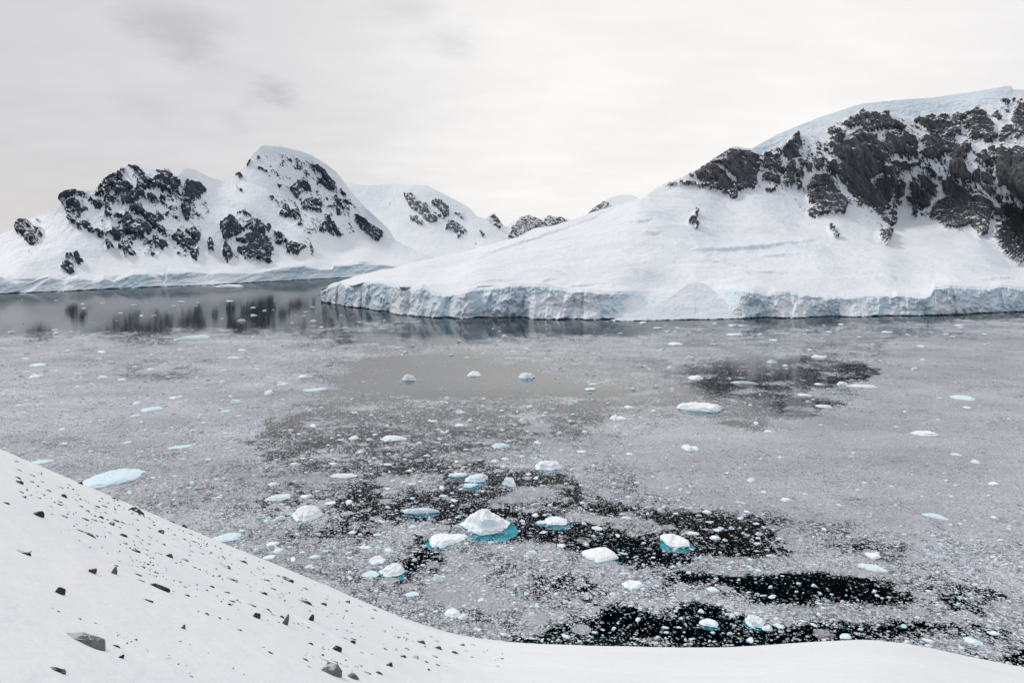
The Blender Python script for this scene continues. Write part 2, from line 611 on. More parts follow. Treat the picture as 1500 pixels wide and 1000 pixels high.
def stone(name, ca_, cb_, cc_):
    m, t = new_mat(name)
    tc_ = t.node('ShaderNodeTexCoord').outputs['Object']
    geo_ = t.node('ShaderNodeNewGeometry')
    nz_ = t.sep(geo_.outputs['Normal'])[2]
    Pw_ = geo_.outputs['Position']
    a1 = t.noise(Pw_, 3.0, 6.0, 0.65)
    a2 = t.noise(t.scale(tc_, (2.0, 9.0, 9.0)), 2.0, 6.0, 0.65)
    c_ = t.mix(t.step(a1, 0.35, 0.65), ca_, cb_)
    c_ = t.mix(t.step(a2, 0.52, 0.72), c_, cc_)
    cap = t.step(t.math('ADD', nz_, t.lin(a1, 0.3, 0.7, -0.22, 0.22)), 0.93, 1.0)
    c_ = t.mix(cap, c_, SNOW)
    hb_ = t.math('ADD', t.noise(Pw_, 5.0, 8.0, 0.7), t.math('MULTIPLY', a2, 0.8))
    finish(t, principled(t, c_, 0.9, bump(t, hb_, 0.10, 0.9), 0.2))
    return m


M_stone = stone("dark_stone", (0.035, 0.037, 0.040), (0.075, 0.075, 0.073), (0.13, 0.13, 0.125))
M_stone_grey = stone("grey_stone", (0.20, 0.205, 0.20), (0.30, 0.30, 0.285), (0.045, 0.045, 0.047))
M_stone_brown = stone("brown_stone", (0.09, 0.075, 0.060), (0.15, 0.13, 0.105), (0.04, 0.036, 0.034))

# ------------------------------------------------------------------ where rock and ice lie on the mountains
RK = Mask(-160, 90, 1660, 480, 2)
IC = Mask(-160, 90, 1660, 480, 2)


def rocks(ox, oy, s, lst):
    for v, pts in lst:
        RK.add(pts, abs(v), ox, oy, s, 'max' if v > 0 else 'set')


def ices(ox, oy, s, lst):
    for v, pts in lst:
        IC.add(pts, v, ox, oy, s)


rocks(1000, 120, 5.556, [
    (1, [(95, 740), (160, 700), (250, 630), (330, 580), (400, 530), (440, 540), (480, 570), (540, 560), (600, 640), (615, 700), (590, 790), (580, 880), (540, 860), (500, 880), (465, 900), (430, 880), (440, 960), (410, 965), (370, 950), (310, 910), (270, 880), (260, 910), (230, 880), (190, 830), (140, 800)]),
    (-.2, [(220, 665), (290, 680), (380, 760), (450, 820), (430, 840), (350, 800), (330, 740), (290, 720)]),
    (-.45, [(190, 700), (230, 760), (280, 830), (260, 860), (200, 800), (170, 740)]),
    (-.35, [(440, 560), (500, 620), (590, 720), (600, 760), (540, 700), (470, 630)]),
    (.9, [(50, 745), (90, 745), (85, 780), (55, 770)]),
    (.75, [(650, 600), (720, 590), (790, 610), (800, 680), (810, 740), (760, 740), (740, 700), (700, 690), (660, 730), (650, 680)]),
    (1, [(645, 770), (690, 760), (720, 780), (770, 790), (785, 825), (700, 815), (645, 812)]),
    (.9, [(660, 875), (740, 870), (750, 900), (690, 895)]), (.7, [(770, 540), (800, 590), (780, 600)]),
    (1, [(830, 540), (890, 480), (940, 435), (950, 500), (970, 520), (940, 560), (920, 610), (870, 640), (820, 590), (810, 560)]),
    (1, [(870, 650), (910, 670), (910, 740), (890, 790), (900, 840), (870, 855), (825, 820), (830, 720)]),
    (.95, [(930, 630), (980, 630), (1010, 680), (980, 685)]), (.9, [(1015, 660), (1060, 690), (1040, 710), (1015, 700)]),
    (.8, [(935, 715), (965, 715), (975, 770), (950, 780), (960, 860), (940, 880), (915, 830), (920, 790)]),
    (.7, [(1090, 640), (1140, 640), (1140, 690), (1100, 700)]),
    (1, [(1290, 360), (1350, 340), (1340, 310), (1389, 290), (1389, 390), (1330, 385)]),
    (.75, [(1170, 400), (1260, 400), (1310, 440), (1300, 490), (1240, 560), (1210, 560), (1190, 510), (1210, 460)]),
    (.95, [(1210, 560), (1280, 520), (1389, 490), (1389, 800), (1300, 800), (1270, 720), (1290, 640), (1250, 600)]),
    (1, [(1190, 640), (1240, 630), (1250, 700), (1240, 760), (1200, 710)]),
    (1, [(1060, 770), (1140, 755), (1180, 770), (1240, 870), (1290, 930), (1310, 1000), (1150, 990), (1020, 990), (1010, 920), (1060, 890), (1150, 880), (1160, 860), (1060, 860), (1020, 870), (1030, 840)]),
])
rocks(1240, 110, 5.554, [
    (1, [(10, 370), (60, 350), (130, 285), (160, 320), (210, 400), (120, 400), (100, 420), (50, 440), (0, 430)]),
    (.95, [(160, 300), (250, 315), (320, 320), (350, 370), (440, 410), (465, 440), (440, 455), (380, 430), (300, 440), (250, 465), (220, 430), (180, 360)]),
    (1, [(110, 400), (210, 410), (215, 470), (170, 470), (100, 440)]),
    (1, [(30, 490), (90, 460), (130, 510), (160, 620), (200, 700), (290, 740), (280, 790), (200, 830), (160, 850), (200, 900), (240, 1000), (30, 1000), (10, 900), (0, 700), (20, 560)]),
    (.85, [(130, 500), (220, 500), (300, 580), (290, 650), (310, 720), (200, 680), (160, 600)]),
    (.85, [(290, 490), (400, 480), (480, 480), (570, 590), (560, 680), (480, 660), (400, 650), (340, 660), (300, 600)]),
    (-.4, [(420, 560), (520, 590), (560, 640), (470, 590)]),
    (.95, [(240, 840), (330, 830), (350, 900), (355, 1000), (230, 1000)]), (.8, [(290, 740), (350, 750), (370, 800), (310, 800)]),
    (.6, [(350, 820), (430, 850), (460, 900), (450, 990), (390, 990), (360, 920)]),
    (1, [(365, 705), (430, 710), (500, 760), (490, 785), (430, 765)]), (.9, [(485, 725), (570, 715), (575, 740), (500, 745)]),
    (1, [(540, 375), (600, 360), (690, 340), (730, 390), (780, 430), (770, 480), (680, 475), (610, 420)]),
    (.6, [(720, 350), (800, 330), (900, 330), (1000, 320), (960, 370), (900, 380), (930, 470), (860, 520), (790, 500), (770, 420), (740, 380)]),
    (.95, [(610, 510), (700, 500), (850, 530), (890, 570), (950, 670), (1000, 650), (940, 690), (900, 680), (860, 700), (845, 640), (780, 640), (700, 690), (620, 660), (580, 630), (640, 600)]),
    (.7, [(590, 740), (700, 770), (745, 800), (720, 840), (660, 790)]), (.8, [(740, 830), (780, 810), (770, 860), (745, 860)]),
    (.55, [(530, 830), (600, 800), (700, 870), (750, 900), (700, 950), (620, 920)]),
    (1, [(500, 850), (540, 870), (620, 940), (660, 990), (560, 1000), (495, 920)]),
    (.97, [(840, 700), (940, 700), (970, 780), (1010, 800), (1010, 860), (940, 830), (840, 790)]),
    (1, [(780, 860), (840, 820), (880, 880), (940, 900), (1000, 1000), (820, 1000), (780, 930)]),
    (.8, [(970, 870), (1000, 865), (995, 890)]),
    (1, [(1010, 290), (1060, 275), (1110, 330), (1160, 390), (1185, 470), (1150, 500), (1090, 520), (1010, 540), (995, 470), (1000, 380)]),
    (.55, [(1000, 300), (1050, 280), (980, 430), (960, 440)]), (.8, [(1090, 490), (1200, 490), (1220, 520), (1120, 560)]),
    (.6, [(920, 570), (990, 560), (1000, 640), (960, 650)]), (1, [(1090, 610), (1130, 620), (1165, 680), (1150, 725), (1110, 710)]),
    (.7, [(1050, 640), (1080, 650), (1080, 730), (1050, 720)]), (.6, [(1150, 590), (1200, 600), (1200, 700), (1180, 750), (1165, 700)]),
    (.95, [(1030, 790), (1070, 750), (1090, 800), (1080, 880), (1030, 860)]), (1, [(1100, 790), (1150, 800), (1215, 890), (1170, 880), (1110, 860)]),
    (1, [(1105, 900), (1200, 900), (1195, 930), (1170, 990), (1140, 950)]), (.9, [(1235, 205), (1310, 220), (1320, 250), (1290, 240)]),
    (.8, [(1320, 205), (1370, 210), (1350, 230)]), (1, [(1185, 320), (1210, 320), (1250, 370), (1210, 365)]),
    (.95, [(1240, 490), (1270, 430), (1330, 430), (1340, 490), (1260, 545), (1240, 520)]),
    (1, [(1340, 350), (1370, 290), (1385, 215), (1410, 230), (1420, 310), (1444, 340), (1700, 380), (1700, 520), (1444, 510), (1410, 500), (1380, 540), (1360, 530), (1365, 440), (1340, 400)]),
    (1, [(1220, 620), (1270, 600), (1440, 610), (1700, 640), (1700, 900), (1440, 940), (1410, 1000), (1360, 960), (1310, 890), (1240, 900), (1250, 860), (1230, 780), (1210, 720)]),
    (-.5, [(1340, 620), (1350, 620), (1345, 760), (1290, 790), (1330, 765)]),
])
rocks(1150, 230, 4.286, [
    (1, [(140, 250), (220, 210), (300, 200), (340, 260), (380, 310), (370, 360), (280, 365), (230, 370), (190, 390), (140, 370), (150, 340), (190, 310), (150, 300)]),
    (1, [(190, 130), (260, 115), (300, 180), (260, 190), (190, 190)]), (.9, [(370, 255), (395, 300), (380, 300)]),
    (1, [(390, 160), (500, 150), (560, 220), (600, 280), (640, 330), (600, 340), (570, 300), (590, 360), (640, 420), (620, 420), (560, 350), (500, 315), (450, 305), (420, 260), (395, 210)]),
    (1, [(560, 150), (650, 130), (660, 280), (620, 280), (580, 250)]), (.85, [(630, 350), (660, 340), (690, 430), (660, 440), (630, 430)]),
    (1, [(770, 150), (800, 180), (870, 220), (910, 280), (905, 325), (840, 310), (780, 230)]),
    (1, [(755, 250), (800, 250), (825, 310), (825, 390), (795, 370), (800, 320)]),
    (1, [(1000, 160), (1030, 130), (1080, 180), (1100, 230), (1130, 190), (1170, 260), (1170, 380), (1150, 430), (1080, 460), (1000, 450), (960, 410), (915, 370), (940, 300), (1020, 250), (990, 210)]),
    (.85, [(1180, 250), (1220, 240), (1280, 300), (1270, 400), (1250, 490), (1215, 500), (1180, 450), (1150, 400)]),
    (1, [(1320, 320), (1380, 275), (1450, 300), (1500, 340), (1900, 400), (1900, 600), (1600, 640), (1500, 660), (1450, 690), (1400, 650), (1340, 590), (1290, 520), (1310, 440), (1380, 370), (1290, 370)]),
    (-.4, [(1290, 400), (1380, 375), (1370, 400), (1310, 430)]),
    (1, [(270, 440), (290, 445), (310, 490), (335, 520), (305, 510), (285, 475)]),
    (1, [(565, 480), (600, 480), (640, 462), (655, 490), (635, 555), (590, 525)]),
    (1, [(1360, 120), (1420, 180), (1500, 280), (1900, 330), (1900, 180), (1500, 150), (1420, 100)]),
])
rocks(700, 270, 4.167, [
    (1, [(1320, 165), (1340, 185), (1335, 215), (1322, 205)]), (1, [(1283, 230), (1315, 200), (1325, 235), (1340, 278), (1310, 255)]),
    (.45, [(1100, 0), (1380, -20), (1440, 50), (1400, 40), (1300, 10), (1150, 15)]),
])
rocks(0, 220, 5.0, [
    (1, [(120, 560), (165, 540), (175, 510), (215, 510), (225, 540), (190, 580), (175, 610), (130, 610)]),
    (.7, [(165, 630), (230, 550), (270, 620), (270, 690), (240, 710), (200, 680)]), (.75, [(270, 580), (320, 600), (330, 630), (290, 690), (270, 670), (290, 620)]),
    (.6, [(260, 505), (300, 520), (290, 530)]), (.6, [(195, 735), (235, 765), (225, 770)]),
    (1, [(440, 870), (480, 842), (540, 845), (545, 910), (510, 915)]), (1, [(540, 800), (570, 775), (610, 830), (570, 850)]), (.6, [(480, 770), (530, 780), (540, 830), (490, 800)]),
    (.97, [(455, 400), (490, 295), (545, 300), (550, 325), (510, 370)]), (.65, [(480, 400), (540, 380), (620, 430), (590, 480), (560, 560), (510, 540), (520, 480), (480, 450)]),
    (.45, [(550, 290), (700, 310), (850, 380), (900, 480), (880, 560), (800, 640), (680, 620), (560, 580), (600, 470), (540, 370)]),
    (.8, [(680, 390), (745, 380), (750, 420), (700, 430)]), (.8, [(510, 490), (570, 480), (570, 550), (520, 540)]), (.75, [(580, 550), (650, 560), (650, 590), (590, 590)]),
    (.62, [(720, 270), (790, 200), (880, 170), (920, 220), (860, 260), (810, 300), (800, 350), (730, 340)]),
    (.9, [(880, 150), (890, 120), (920, 130), (910, 170)]), (.85, [(930, 105), (1000, 120), (1050, 170), (1100, 220), (1090, 290), (1060, 250), (1010, 160), (960, 130)]),
    (.95, [(860, 260), (950, 250), (990, 270), (940, 310), (890, 340), (850, 330)]), (.95, [(920, 320), (990, 300), (1050, 260), (1090, 290), (1050, 350), (1010, 370), (990, 400), (900, 400)]),
    (.7, [(820, 360), (860, 340), (870, 400), (830, 410)]), (.9, [(1110, 250), (1200, 180), (1140, 150), (1230, 140), (1265, 180), (1220, 230), (1130, 290)]),
    (.9, [(1150, 280), (1290, 190), (1300, 260), (1230, 290), (1250, 340), (1210, 300)]),
    (.9, [(960, 430), (1040, 400), (1060, 460), (1110, 480), (1160, 500), (1170, 530), (1130, 580), (1080, 540), (1060, 490), (960, 470)]),
    (.9, [(900, 520), (950, 480), (980, 520), (1050, 530), (1110, 600), (1080, 630), (1010, 640), (930, 620), (900, 570)]),
    (1, [(1140, 430), (1180, 510), (1160, 520)]), (.9, [(1090, 350), (1130, 330), (1150, 390), (1110, 390)]), (.85, [(1175, 330), (1205, 340), (1200, 385), (1175, 370)]),
    (.9, [(820, 600), (880, 575), (920, 630), (880, 665), (830, 650)]), (.9, [(770, 680), (800, 670), (825, 730), (790, 735)]),
    (.8, [(860, 710), (900, 690), (960, 730), (1000, 775), (920, 795), (890, 750)]), (.6, [(690, 600), (760, 620), (760, 660), (720, 650)]),
    (1, [(1125, 650), (1170, 650), (1225, 690), (1190, 740), (1140, 700)]), (.7, [(1160, 570), (1210, 600), (1215, 650), (1170, 610)]), (.5, [(1095, 740), (1140, 780), (1120, 800)]),
])
rocks(220, 200, 4.545, [
    (.95, [(60, 330), (130, 290), (180, 270), (190, 330), (130, 370), (70, 360)]), (1, [(210, 370), (230, 290), (290, 310), (370, 370), (320, 400), (260, 430), (215, 410)]),
    (.95, [(210, 420), (255, 430), (260, 560), (240, 570), (200, 490)]), (.38, [(260, 440), (380, 430), (400, 530), (300, 560)]),
    (1, [(140, 680), (200, 640), (250, 700), (320, 740), (320, 790), (270, 770), (180, 720)]), (.85, [(230, 640), (290, 620), (325, 700), (310, 720)]), (.97, [(270, 780), (320, 790), (305, 835), (275, 820)]),
    (1, [(380, 710), (415, 705), (415, 775), (385, 775)]), (.8, [(160, 775), (200, 775), (195, 790)]), (.95, [(470, 580), (560, 560), (620, 630), (580, 660), (490, 690), (470, 620)]),
    (.9, [(500, 720), (530, 740), (545, 800), (520, 850), (480, 810)]), (.8, [(500, 690), (560, 710), (560, 725), (510, 720)]), (.5, [(560, 520), (640, 510), (690, 560), (720, 620), (680, 650), (620, 600)]),
    (.95, [(560, 690), (660, 670), (700, 560), (740, 600), (760, 660), (820, 740), (800, 790), (800, 855), (700, 830), (640, 820), (580, 770), (660, 730)]),
    (.85, [(740, 600), (800, 610), (790, 640), (750, 630)]), (.6, [(830, 660), (920, 690), (880, 740), (840, 700)]), (.95, [(900, 740), (960, 725), (1000, 770), (960, 795), (910, 780)]),
    (.9, [(610, 500), (660, 540), (640, 545)]), (.85, [(565, 255), (600, 230), (620, 290), (590, 280)]), (1, [(640, 190), (650, 150), (670, 170), (655, 195)]),
    (.9, [(575, 340), (630, 375), (600, 370)]), (.8, [(715, 205), (780, 235), (770, 245), (720, 220)]), (.8, [(700, 140), (730, 140), (725, 155)]),
    (.7, [(755, 390), (820, 410), (810, 425)]), (.95, [(860, 530), (880, 480), (910, 470), (940, 550), (900, 545)]),
])
rocks(400, 200, 5.0, [
    (.9, [(280, 215), (340, 225), (400, 290), (450, 340), (440, 410), (400, 370), (380, 330), (320, 260)]), (.6, [(440, 360), (540, 430), (530, 440), (460, 430)]),
    (.6, [(330, 310), (400, 340), (400, 380), (360, 360)]), (.7, [(80, 290), (130, 310), (110, 320)]), (.8, [(120, 380), (180, 330), (240, 320), (280, 400), (200, 420), (210, 480), (160, 440)]),
    (.72, [(200, 500), (280, 460), (350, 490), (350, 560), (280, 550), (230, 540)]), (.5, [(450, 430), (560, 490), (560, 600), (480, 560), (440, 490)]), (.8, [(455, 530), (480, 530), (490, 590), (460, 570)]),
    (.75, [(370, 570), (400, 590), (420, 640), (460, 640), (520, 720), (480, 735), (420, 690), (330, 700), (330, 650), (380, 640)]),
    (.85, [(600, 560), (640, 580), (680, 630), (720, 650), (800, 720), (770, 775), (700, 740), (640, 670), (600, 620)]), (.4, [(740, 660), (800, 710), (860, 720), (780, 690)]),
    (1, [(40, 580), (80, 520), (120, 570), (100, 600)]), (.6, [(130, 560), (180, 540), (215, 650), (170, 655)]), (.7, [(150, 470), (180, 520), (160, 510)]),
    (.7, [(0, 720), (80, 730), (110, 770), (50, 800)]), (.9, [(90, 820), (130, 795), (240, 820), (180, 870), (130, 870)]), (.6, [(240, 700), (290, 850), (295, 885), (270, 870)]),
    (.6, [(20, 340), (80, 360), (40, 365)]), (.5, [(200, 280), (250, 330), (230, 370)]),
])
RKC = Mask(440, 240, 980, 420, 2)
for v_, pts_ in [
    (.75, [(210, 220), (300, 240), (330, 300), (440, 330), (460, 400), (540, 490), (480, 520), (400, 480), (360, 420), (270, 370), (240, 310)]),
    (.65, [(260, 440), (330, 450), (420, 540), (380, 545), (280, 490)]), (.85, [(470, 310), (550, 280), (640, 370), (660, 450), (600, 470), (560, 400)]),
    (.6, [(490, 390), (570, 450), (560, 470), (500, 420)]), (.85, [(640, 480), (740, 530), (830, 600), (770, 630), (740, 670), (710, 600), (640, 580), (610, 580)]),
    (.45, [(700, 410), (800, 420), (840, 470), (760, 480)]), (.8, [(930, 550), (1000, 640), (980, 660)]), (.6, [(870, 530), (910, 560), (890, 560)]),
    (.65, [(1010, 470), (1090, 420), (1180, 535), (1140, 570), (1060, 520)]), (.8, [(905, 680), (930, 740), (910, 740)]),
    (.6, [(650, 320), (740, 355), (720, 355)]), (.4, [(100, 380), (260, 440), (200, 430)]), (.5, [(60, 310), (100, 330), (70, 335)]),
]:
    RKC.add(pts_, v_, 560, 250, 6.667)
for v_, pts_ in [(.75, [(185, 330), (210, 255), (310, 180), (385, 225), (390, 260), (350, 280), (270, 330), (220, 345)]), (.62, [(385, 250), (430, 190), (570, 220), (440, 275)]), (.85, [(650, 200), (765, 105), (800, 130), (750, 180)])]:
    RKC.add(pts_, v_, 700, 270, 4.167)
lowv = RK.a[:, :int((620 + 160) * 2)]
lowv[(lowv > 0.2) & (lowv < 0.84)] -= 0.13
ZONE = Mask(-160, 90, 1660, 480, 2)
for v_, pts_ in [
    (.25, [(1012, 258), (1045, 235), (1075, 217), (1100, 222), (1120, 222), (1165, 200), (1200, 190), (1245, 172), (1268, 158), (1300, 168), (1345, 174), (1420, 170), (1433, 157), (1486, 152), (1660, 152), (1660, 400), (1490, 392), (1450, 350), (1420, 335), (1380, 335), (1320, 300), (1300, 345), (1250, 310), (1225, 300), (1180, 318), (1150, 285), (1100, 275), (1075, 292), (1050, 275)]),
    (.22, [(20, 338), (50, 320), (62, 318), (66, 345), (45, 362)]),
    (.26, [(92, 300), (100, 280), (140, 281), (190, 241), (215, 247), (258, 256), (272, 262), (300, 275), (312, 300), (300, 330), (292, 360), (290, 384), (260, 380), (190, 376), (150, 350), (110, 335), (92, 318)]),
    (.24, [(318, 325), (345, 312), (372, 318), (395, 330), (410, 345), (436, 365), (440, 374), (400, 388), (335, 384)]),
    (.24, [(372, 232), (400, 222), (440, 228), (476, 245), (505, 278), (540, 320), (568, 345), (560, 356), (530, 340), (500, 350), (462, 342), (448, 372), (436, 340), (410, 322), (396, 300), (405, 270), (385, 255)]),
]:
    ZONE.add(pts_, v_)
RKB = RK.a.copy()
ZONE.blur(2.0)
RK.a = np.maximum(RK.a, ZONE.a)
HALO = Mask(-160, 90, 1660, 480, 2)
HALO.a = RKB.copy()
HALO.blur(4.0)
RK.blur(0.5)
HALOC = Mask(440, 240, 980, 420, 2)
HALOC.a = RKC.a.copy()
HALOC.blur(2.5)
RKC.blur(0.5)
ices(0, 0, 1, [(.95, [(1101, 217), (1169, 182), (1250, 150), (1310, 143), (1433, 130), (1482, 120), (1486, 150), (1433, 155), (1420, 167), (1345, 172), (1300, 165), (1265, 155), (1245, 170), (1200, 188), (1165, 197), (1150, 208), (1130, 215), (1115, 226)])])
ices(1150, 230, 4.286, [(.5, [(0, 560), (130, 520), (240, 540), (320, 600), (300, 680), (310, 740), (250, 760), (150, 660), (60, 650), (0, 670)]), (.6, [(340, 590), (480, 620), (610, 660), (480, 640)]), (.6, [(380, 710), (560, 740), (700, 800), (600, 800), (480, 750)]), (.35, [(640, 690), (740, 735), (680, 725)])])
ices(900, 110, 2.5, [(.55, [(270, 635), (400, 635), (600, 620), (740, 605), (700, 640), (500, 650), (400, 660), (430, 690), (370, 690), (330, 650)]), (.75, [(310, 510), (370, 535), (330, 545)]), (.6, [(450, 515), (510, 510), (480, 525)]), (.5, [(40, 540), (125, 532), (110, 545)]), (.4, [(100, 575), (170, 575), (160, 590)]), (.5, [(250, 595), (290, 590), (280, 605)]), (.4, [(1330, 750), (1500, 745), (1500, 775), (1400, 770)])])
ices(220, 200, 4.545, [(.7, [(370, 340), (470, 400), (600, 440), (680, 500), (850, 540), (1000, 660), (1000, 700), (850, 600), (720, 560), (600, 500), (480, 470), (400, 400)])])
ices(400, 200, 5, [(.5, [(0, 70), (180, 110), (380, 190), (460, 270), (520, 340), (450, 280), (370, 230), (200, 170), (0, 120)]), (.55, [(560, 400), (620, 460), (840, 670), (760, 620), (640, 530)])])
ices(0, 220, 5, [(.55, [(430, 735), (540, 670), (660, 680), (620, 720), (520, 750)]), (.5, [(640, 780), (740, 770), (700, 810)]), (.5, [(300, 850), (440, 820), (430, 850), (340, 880)]), (.5, [(740, 815), (840, 820), (830, 840), (770, 835)])])
IC.blur(1.2)


# ------------------------------------------------------------------ mountains
def massif(name, mat, x0, x1, dx, ridge, foot, Dfun, Dfoot, rows, rockmask, halomask, icemask, label, amp_rock=7.0, amp_snow=2.0, wl=1.0, seed=0.0, foot_taper=0.06, lips=(), rib=0.0):
    px1 = np.arange(x0, x1 + dx, dx)
    tt = np.linspace(0, 1, rows)
    yr, yf = ridge(px1), foot(px1)
    yr = np.minimum(yr, yf - 0.8)
    px = np.broadcast_to(px1, (rows, len(px1))).copy()
    ker0 = np.hanning(81)
    ys_ = np.convolve(np.pad(yf, 40, mode='edge'), ker0 / ker0.sum(), 'valid')
    ye = ys_[None] + (yf - ys_)[None] * (1 - sstep(tt, 0.0, 0.22))[:, None]
    py = ye + (yr[None] - ye) * tt[:, None]
    D = Dfun(px, py)
    if Dfoot is not None:
        ratio = Dfoot(px1) / D[0] - 1
        ker = np.hanning(121)
        wide = np.convolve(np.pad(ratio, 60, mode='edge'), ker / ker.sum(), 'valid')
        D = D * (1 + wide[None] * (1 - sstep(tt, 0.0, 0.35))[:, None] + (ratio - wide)[None] * (1 - sstep(tt, 0.0, 0.05))[:, None])
    P = at(px, py, D)
    N = grid_normals(P)
    # wander the traced outlines a little so that their edges are natural
    Q = np.stack([0.90 * P[..., 0] + 0.42 * P[..., 2], P[..., 1], 0.42 * P[..., 0] - 0.90 * P[..., 2]], -1)
    wx = fbm(Q, (9 * wl, 14 * wl, 34 * wl), 5, 0.65, seed=seed + 1) * 3.2
    wy = fbm(Q, (7 * wl, 14 * wl, 40 * wl), 5, 0.65, seed=seed + 2) * 4.6
    rk = rockmask(px + wx, py + wy)
    hal = halomask(px + wx, py + wy)
    ic = icemask(px + wx, py + wy)
    taper = sstep(tt, 0.0, foot_taper)[:, None] * (0.25 + 0.75 * (1 - sstep(tt, 0.93, 1.0)))[:, None]
    gully = fbm(Q, (28 * wl, 60 * wl, 150 * wl), 5, 0.55, True, seed)
    crag = fbm(Q, (12 * wl, 30 * wl, 55 * wl), 5, 0.58, True, seed + 3)
    und = fbm(P, 110 * wl, 4, 0.42, False, seed + 4)
    rk = np.clip(rk + sstep(rk, 0.08, 0.35) * (1 - 0.75 * sstep(rk, 0.6, 1.0)) * (0.55 * gully + 0.42 * crag - 0.42), 0, 1)
    rs = sstep(rk, 0.25, 0.8)
    rw = np.maximum(sstep(hal, 0.02, 0.35), rib * sstep(tt, 0.12, 0.4)[:, None])
    col_ = fbm(Q, (7 * wl, 24 * wl, 90 * wl), 4, 0.55, True, seed + 8)
    und2 = fbm(P, (60, 60, 60), 5, 0.5, False, seed + 5)
    disp = amp_snow * (und + 0.45 * und2) * (1 - 0.5 * rs) + rw * amp_rock * 0.62 * gully + rs * amp_rock * (0.35 * gully + 0.38 * crag + 0.30 * col_) + rs * 1.0
    disp += ic * (3.2 * fbm(P, (26, 26, 9), 4, 0.55, True, seed + 6) - 2.2)
    Dsp = N.copy()
    Dsp[..., 1] -= 0.5 * rs          # crags jut towards the water
    P = P + Dsp * (disp * taper)[..., None]
    # crevasse lips: low steps that face the water
    for A_, w_, pts in lips:
        p_ = np.array(pts, float)
        dy = py + 1.6 * fbm(P, (14, 40, 40), 3, 0.6, seed=seed + 11) - np.interp(px, p_[:, 0], p_[:, 1])
        u_ = np.clip((px - p_[0, 0]) / (p_[-1, 0] - p_[0, 0]), 0, 1)
        env = np.sin(math.pi * u_) ** 0.6
        lip = np.where(dy < 0, np.exp(dy / w_), np.exp(-(dy / 0.9) ** 2)) - 0.45 * np.where(dy > 0, np.exp(-((dy - 2.0) / 3.0) ** 2), 0)
        P[..., 2] += 0.7 * A_ * env * lip * sstep(tt, 0.0, 0.03)[:, None]
    # the far side of the ridge
    back = []
    top = P[-1]
    for dd, dz in ((25, -9), (90, -60), (260, -220), (420, -600)):
        b = top.copy()
        b[:, 0] *= 1 + dd / top[:, 1]
        b[:, 1] += dd
        b[:, 2] = np.maximum(b[:, 2] + dz, -15)
        back.append(b)
    P = np.concatenate([P, np.array(back)])
    rk = np.concatenate([rk, np.repeat(rk[-1:] * 0.6, 4, 0)])
    hal = np.concatenate([hal, np.repeat(hal[-1:] * 0.5, 4, 0)])
    ic = np.concatenate([ic, np.zeros((4, len(px1)))])
    me = mesh_np(name, P, grid_quads(*P.shape[:2]), None, mat, {'rock': rk, 'ice': ic, 'halo': hal})
    return link(name, me, kind='structure', label=label)


def glacier_front(name, mat, parent, x0, x1, dx, base, topl, setback, rows, seed, amp=1.0, dark=1.0):
    px1 = np.arange(x0, x1 + dx, dx)
    Db = water_D(base(px1))
    Dt = Db + setback(px1)
    B = at(px1, base(px1), Db)
    T = at(px1, topl(px1), Dt)
    tt = np.concatenate([[-0.22, -0.08], np.linspace(0, 1, rows)])[:, None, None]
    P = B[None] + (T - B)[None] * np.sign(tt) * np.abs(tt)
    P[:, :, 2] = np.where(tt[:, :, 0] < 0, tt[:, :, 0] * 14, P[:, :, 2])
    tq = tt[:, :, 0]
    hgt = (T[:, 2])[None]
    outw = -P.copy()
    outw[..., 2] = 0
    outw /= np.linalg.norm(outw, axis=-1, keepdims=True)
    U = np.stack([P[..., 0] - 0.35 * P[..., 1], P[..., 1] * 0.25, P[..., 2]], -1)
    scoop = fbm(U, (55, 200, 40), 3, 0.5, False, seed)
    butt = fbm(U, (26, 200, 70), 4, 0.55, True, seed + 1)
    flute = fbm(U, (7, 60, 26), 3, 0.5, True, seed + 2)
    fine = fbm(P, (5, 5, 4), 4, 0.6, False, seed + 3)
    blk = fbm(U, (18, 90, 14), 4, 0.6, True, seed + 5)
    d = amp * (15.0 * scoop + 8.5 * butt + 0.8 * flute + 1.8 * fine + 5.5 * blk)
    ap = sstep(fbm(U, (40, 200, 500), 2, 0.5, False, seed + 7), -0.08, 0.3)      # avalanche aprons at the foot
    d += ap * 13.0 * amp * np.clip(1 - tq, 0, 1) ** 2.2
    crack = sstep(fbm(U, (48, 200, 160), 3, 0.5, True, seed + 12), 0.72, 0.9)
    d -= 5.0 * amp * crack
    taper = 1 - sstep(tq, 0.9, 1.0)
    taper = taper * (1 - 0.75 * np.exp(-((px1 - 1000) / 70.0) ** 4 * 0.6) * (px1.max() > 1000))[None]
    under = -1.6 * (1 - sstep(P[..., 2], 0.2, 1.3))
    P = P + outw * (d * taper + under)[..., None]
    P[..., 2] += (1.2 * fbm(P, (9, 9, 9), 3, 0.5, False, seed + 8)) * sstep(tq, 0.1, 0.4) * taper
    z = P[..., 2]
    rk = dark * (1 - sstep(z + 1.2 * fbm(P, (12, 12, 100), 3, 0.6, False, seed + 9), 0.1, 0.9))
    icv = 0.62 + 0.55 * fbm(U, (30, 100, 22), 3, 0.5, False, seed + 4) - 0.75 * ap * np.clip(1.2 - tq, 0, 1)
    icv = np.clip(icv + 0.15 * sstep(tq, 0.6, 0.95) + 0.5 * crack, 0, 1.25)
    me = mesh_np(name, P, grid_quads(*P.shape[:2]), None, mat, {'rock': rk, 'ice': icv})
    return link(name, me, parent), (lambda x: np.interp(x, px1, Dt)), (T, px1)


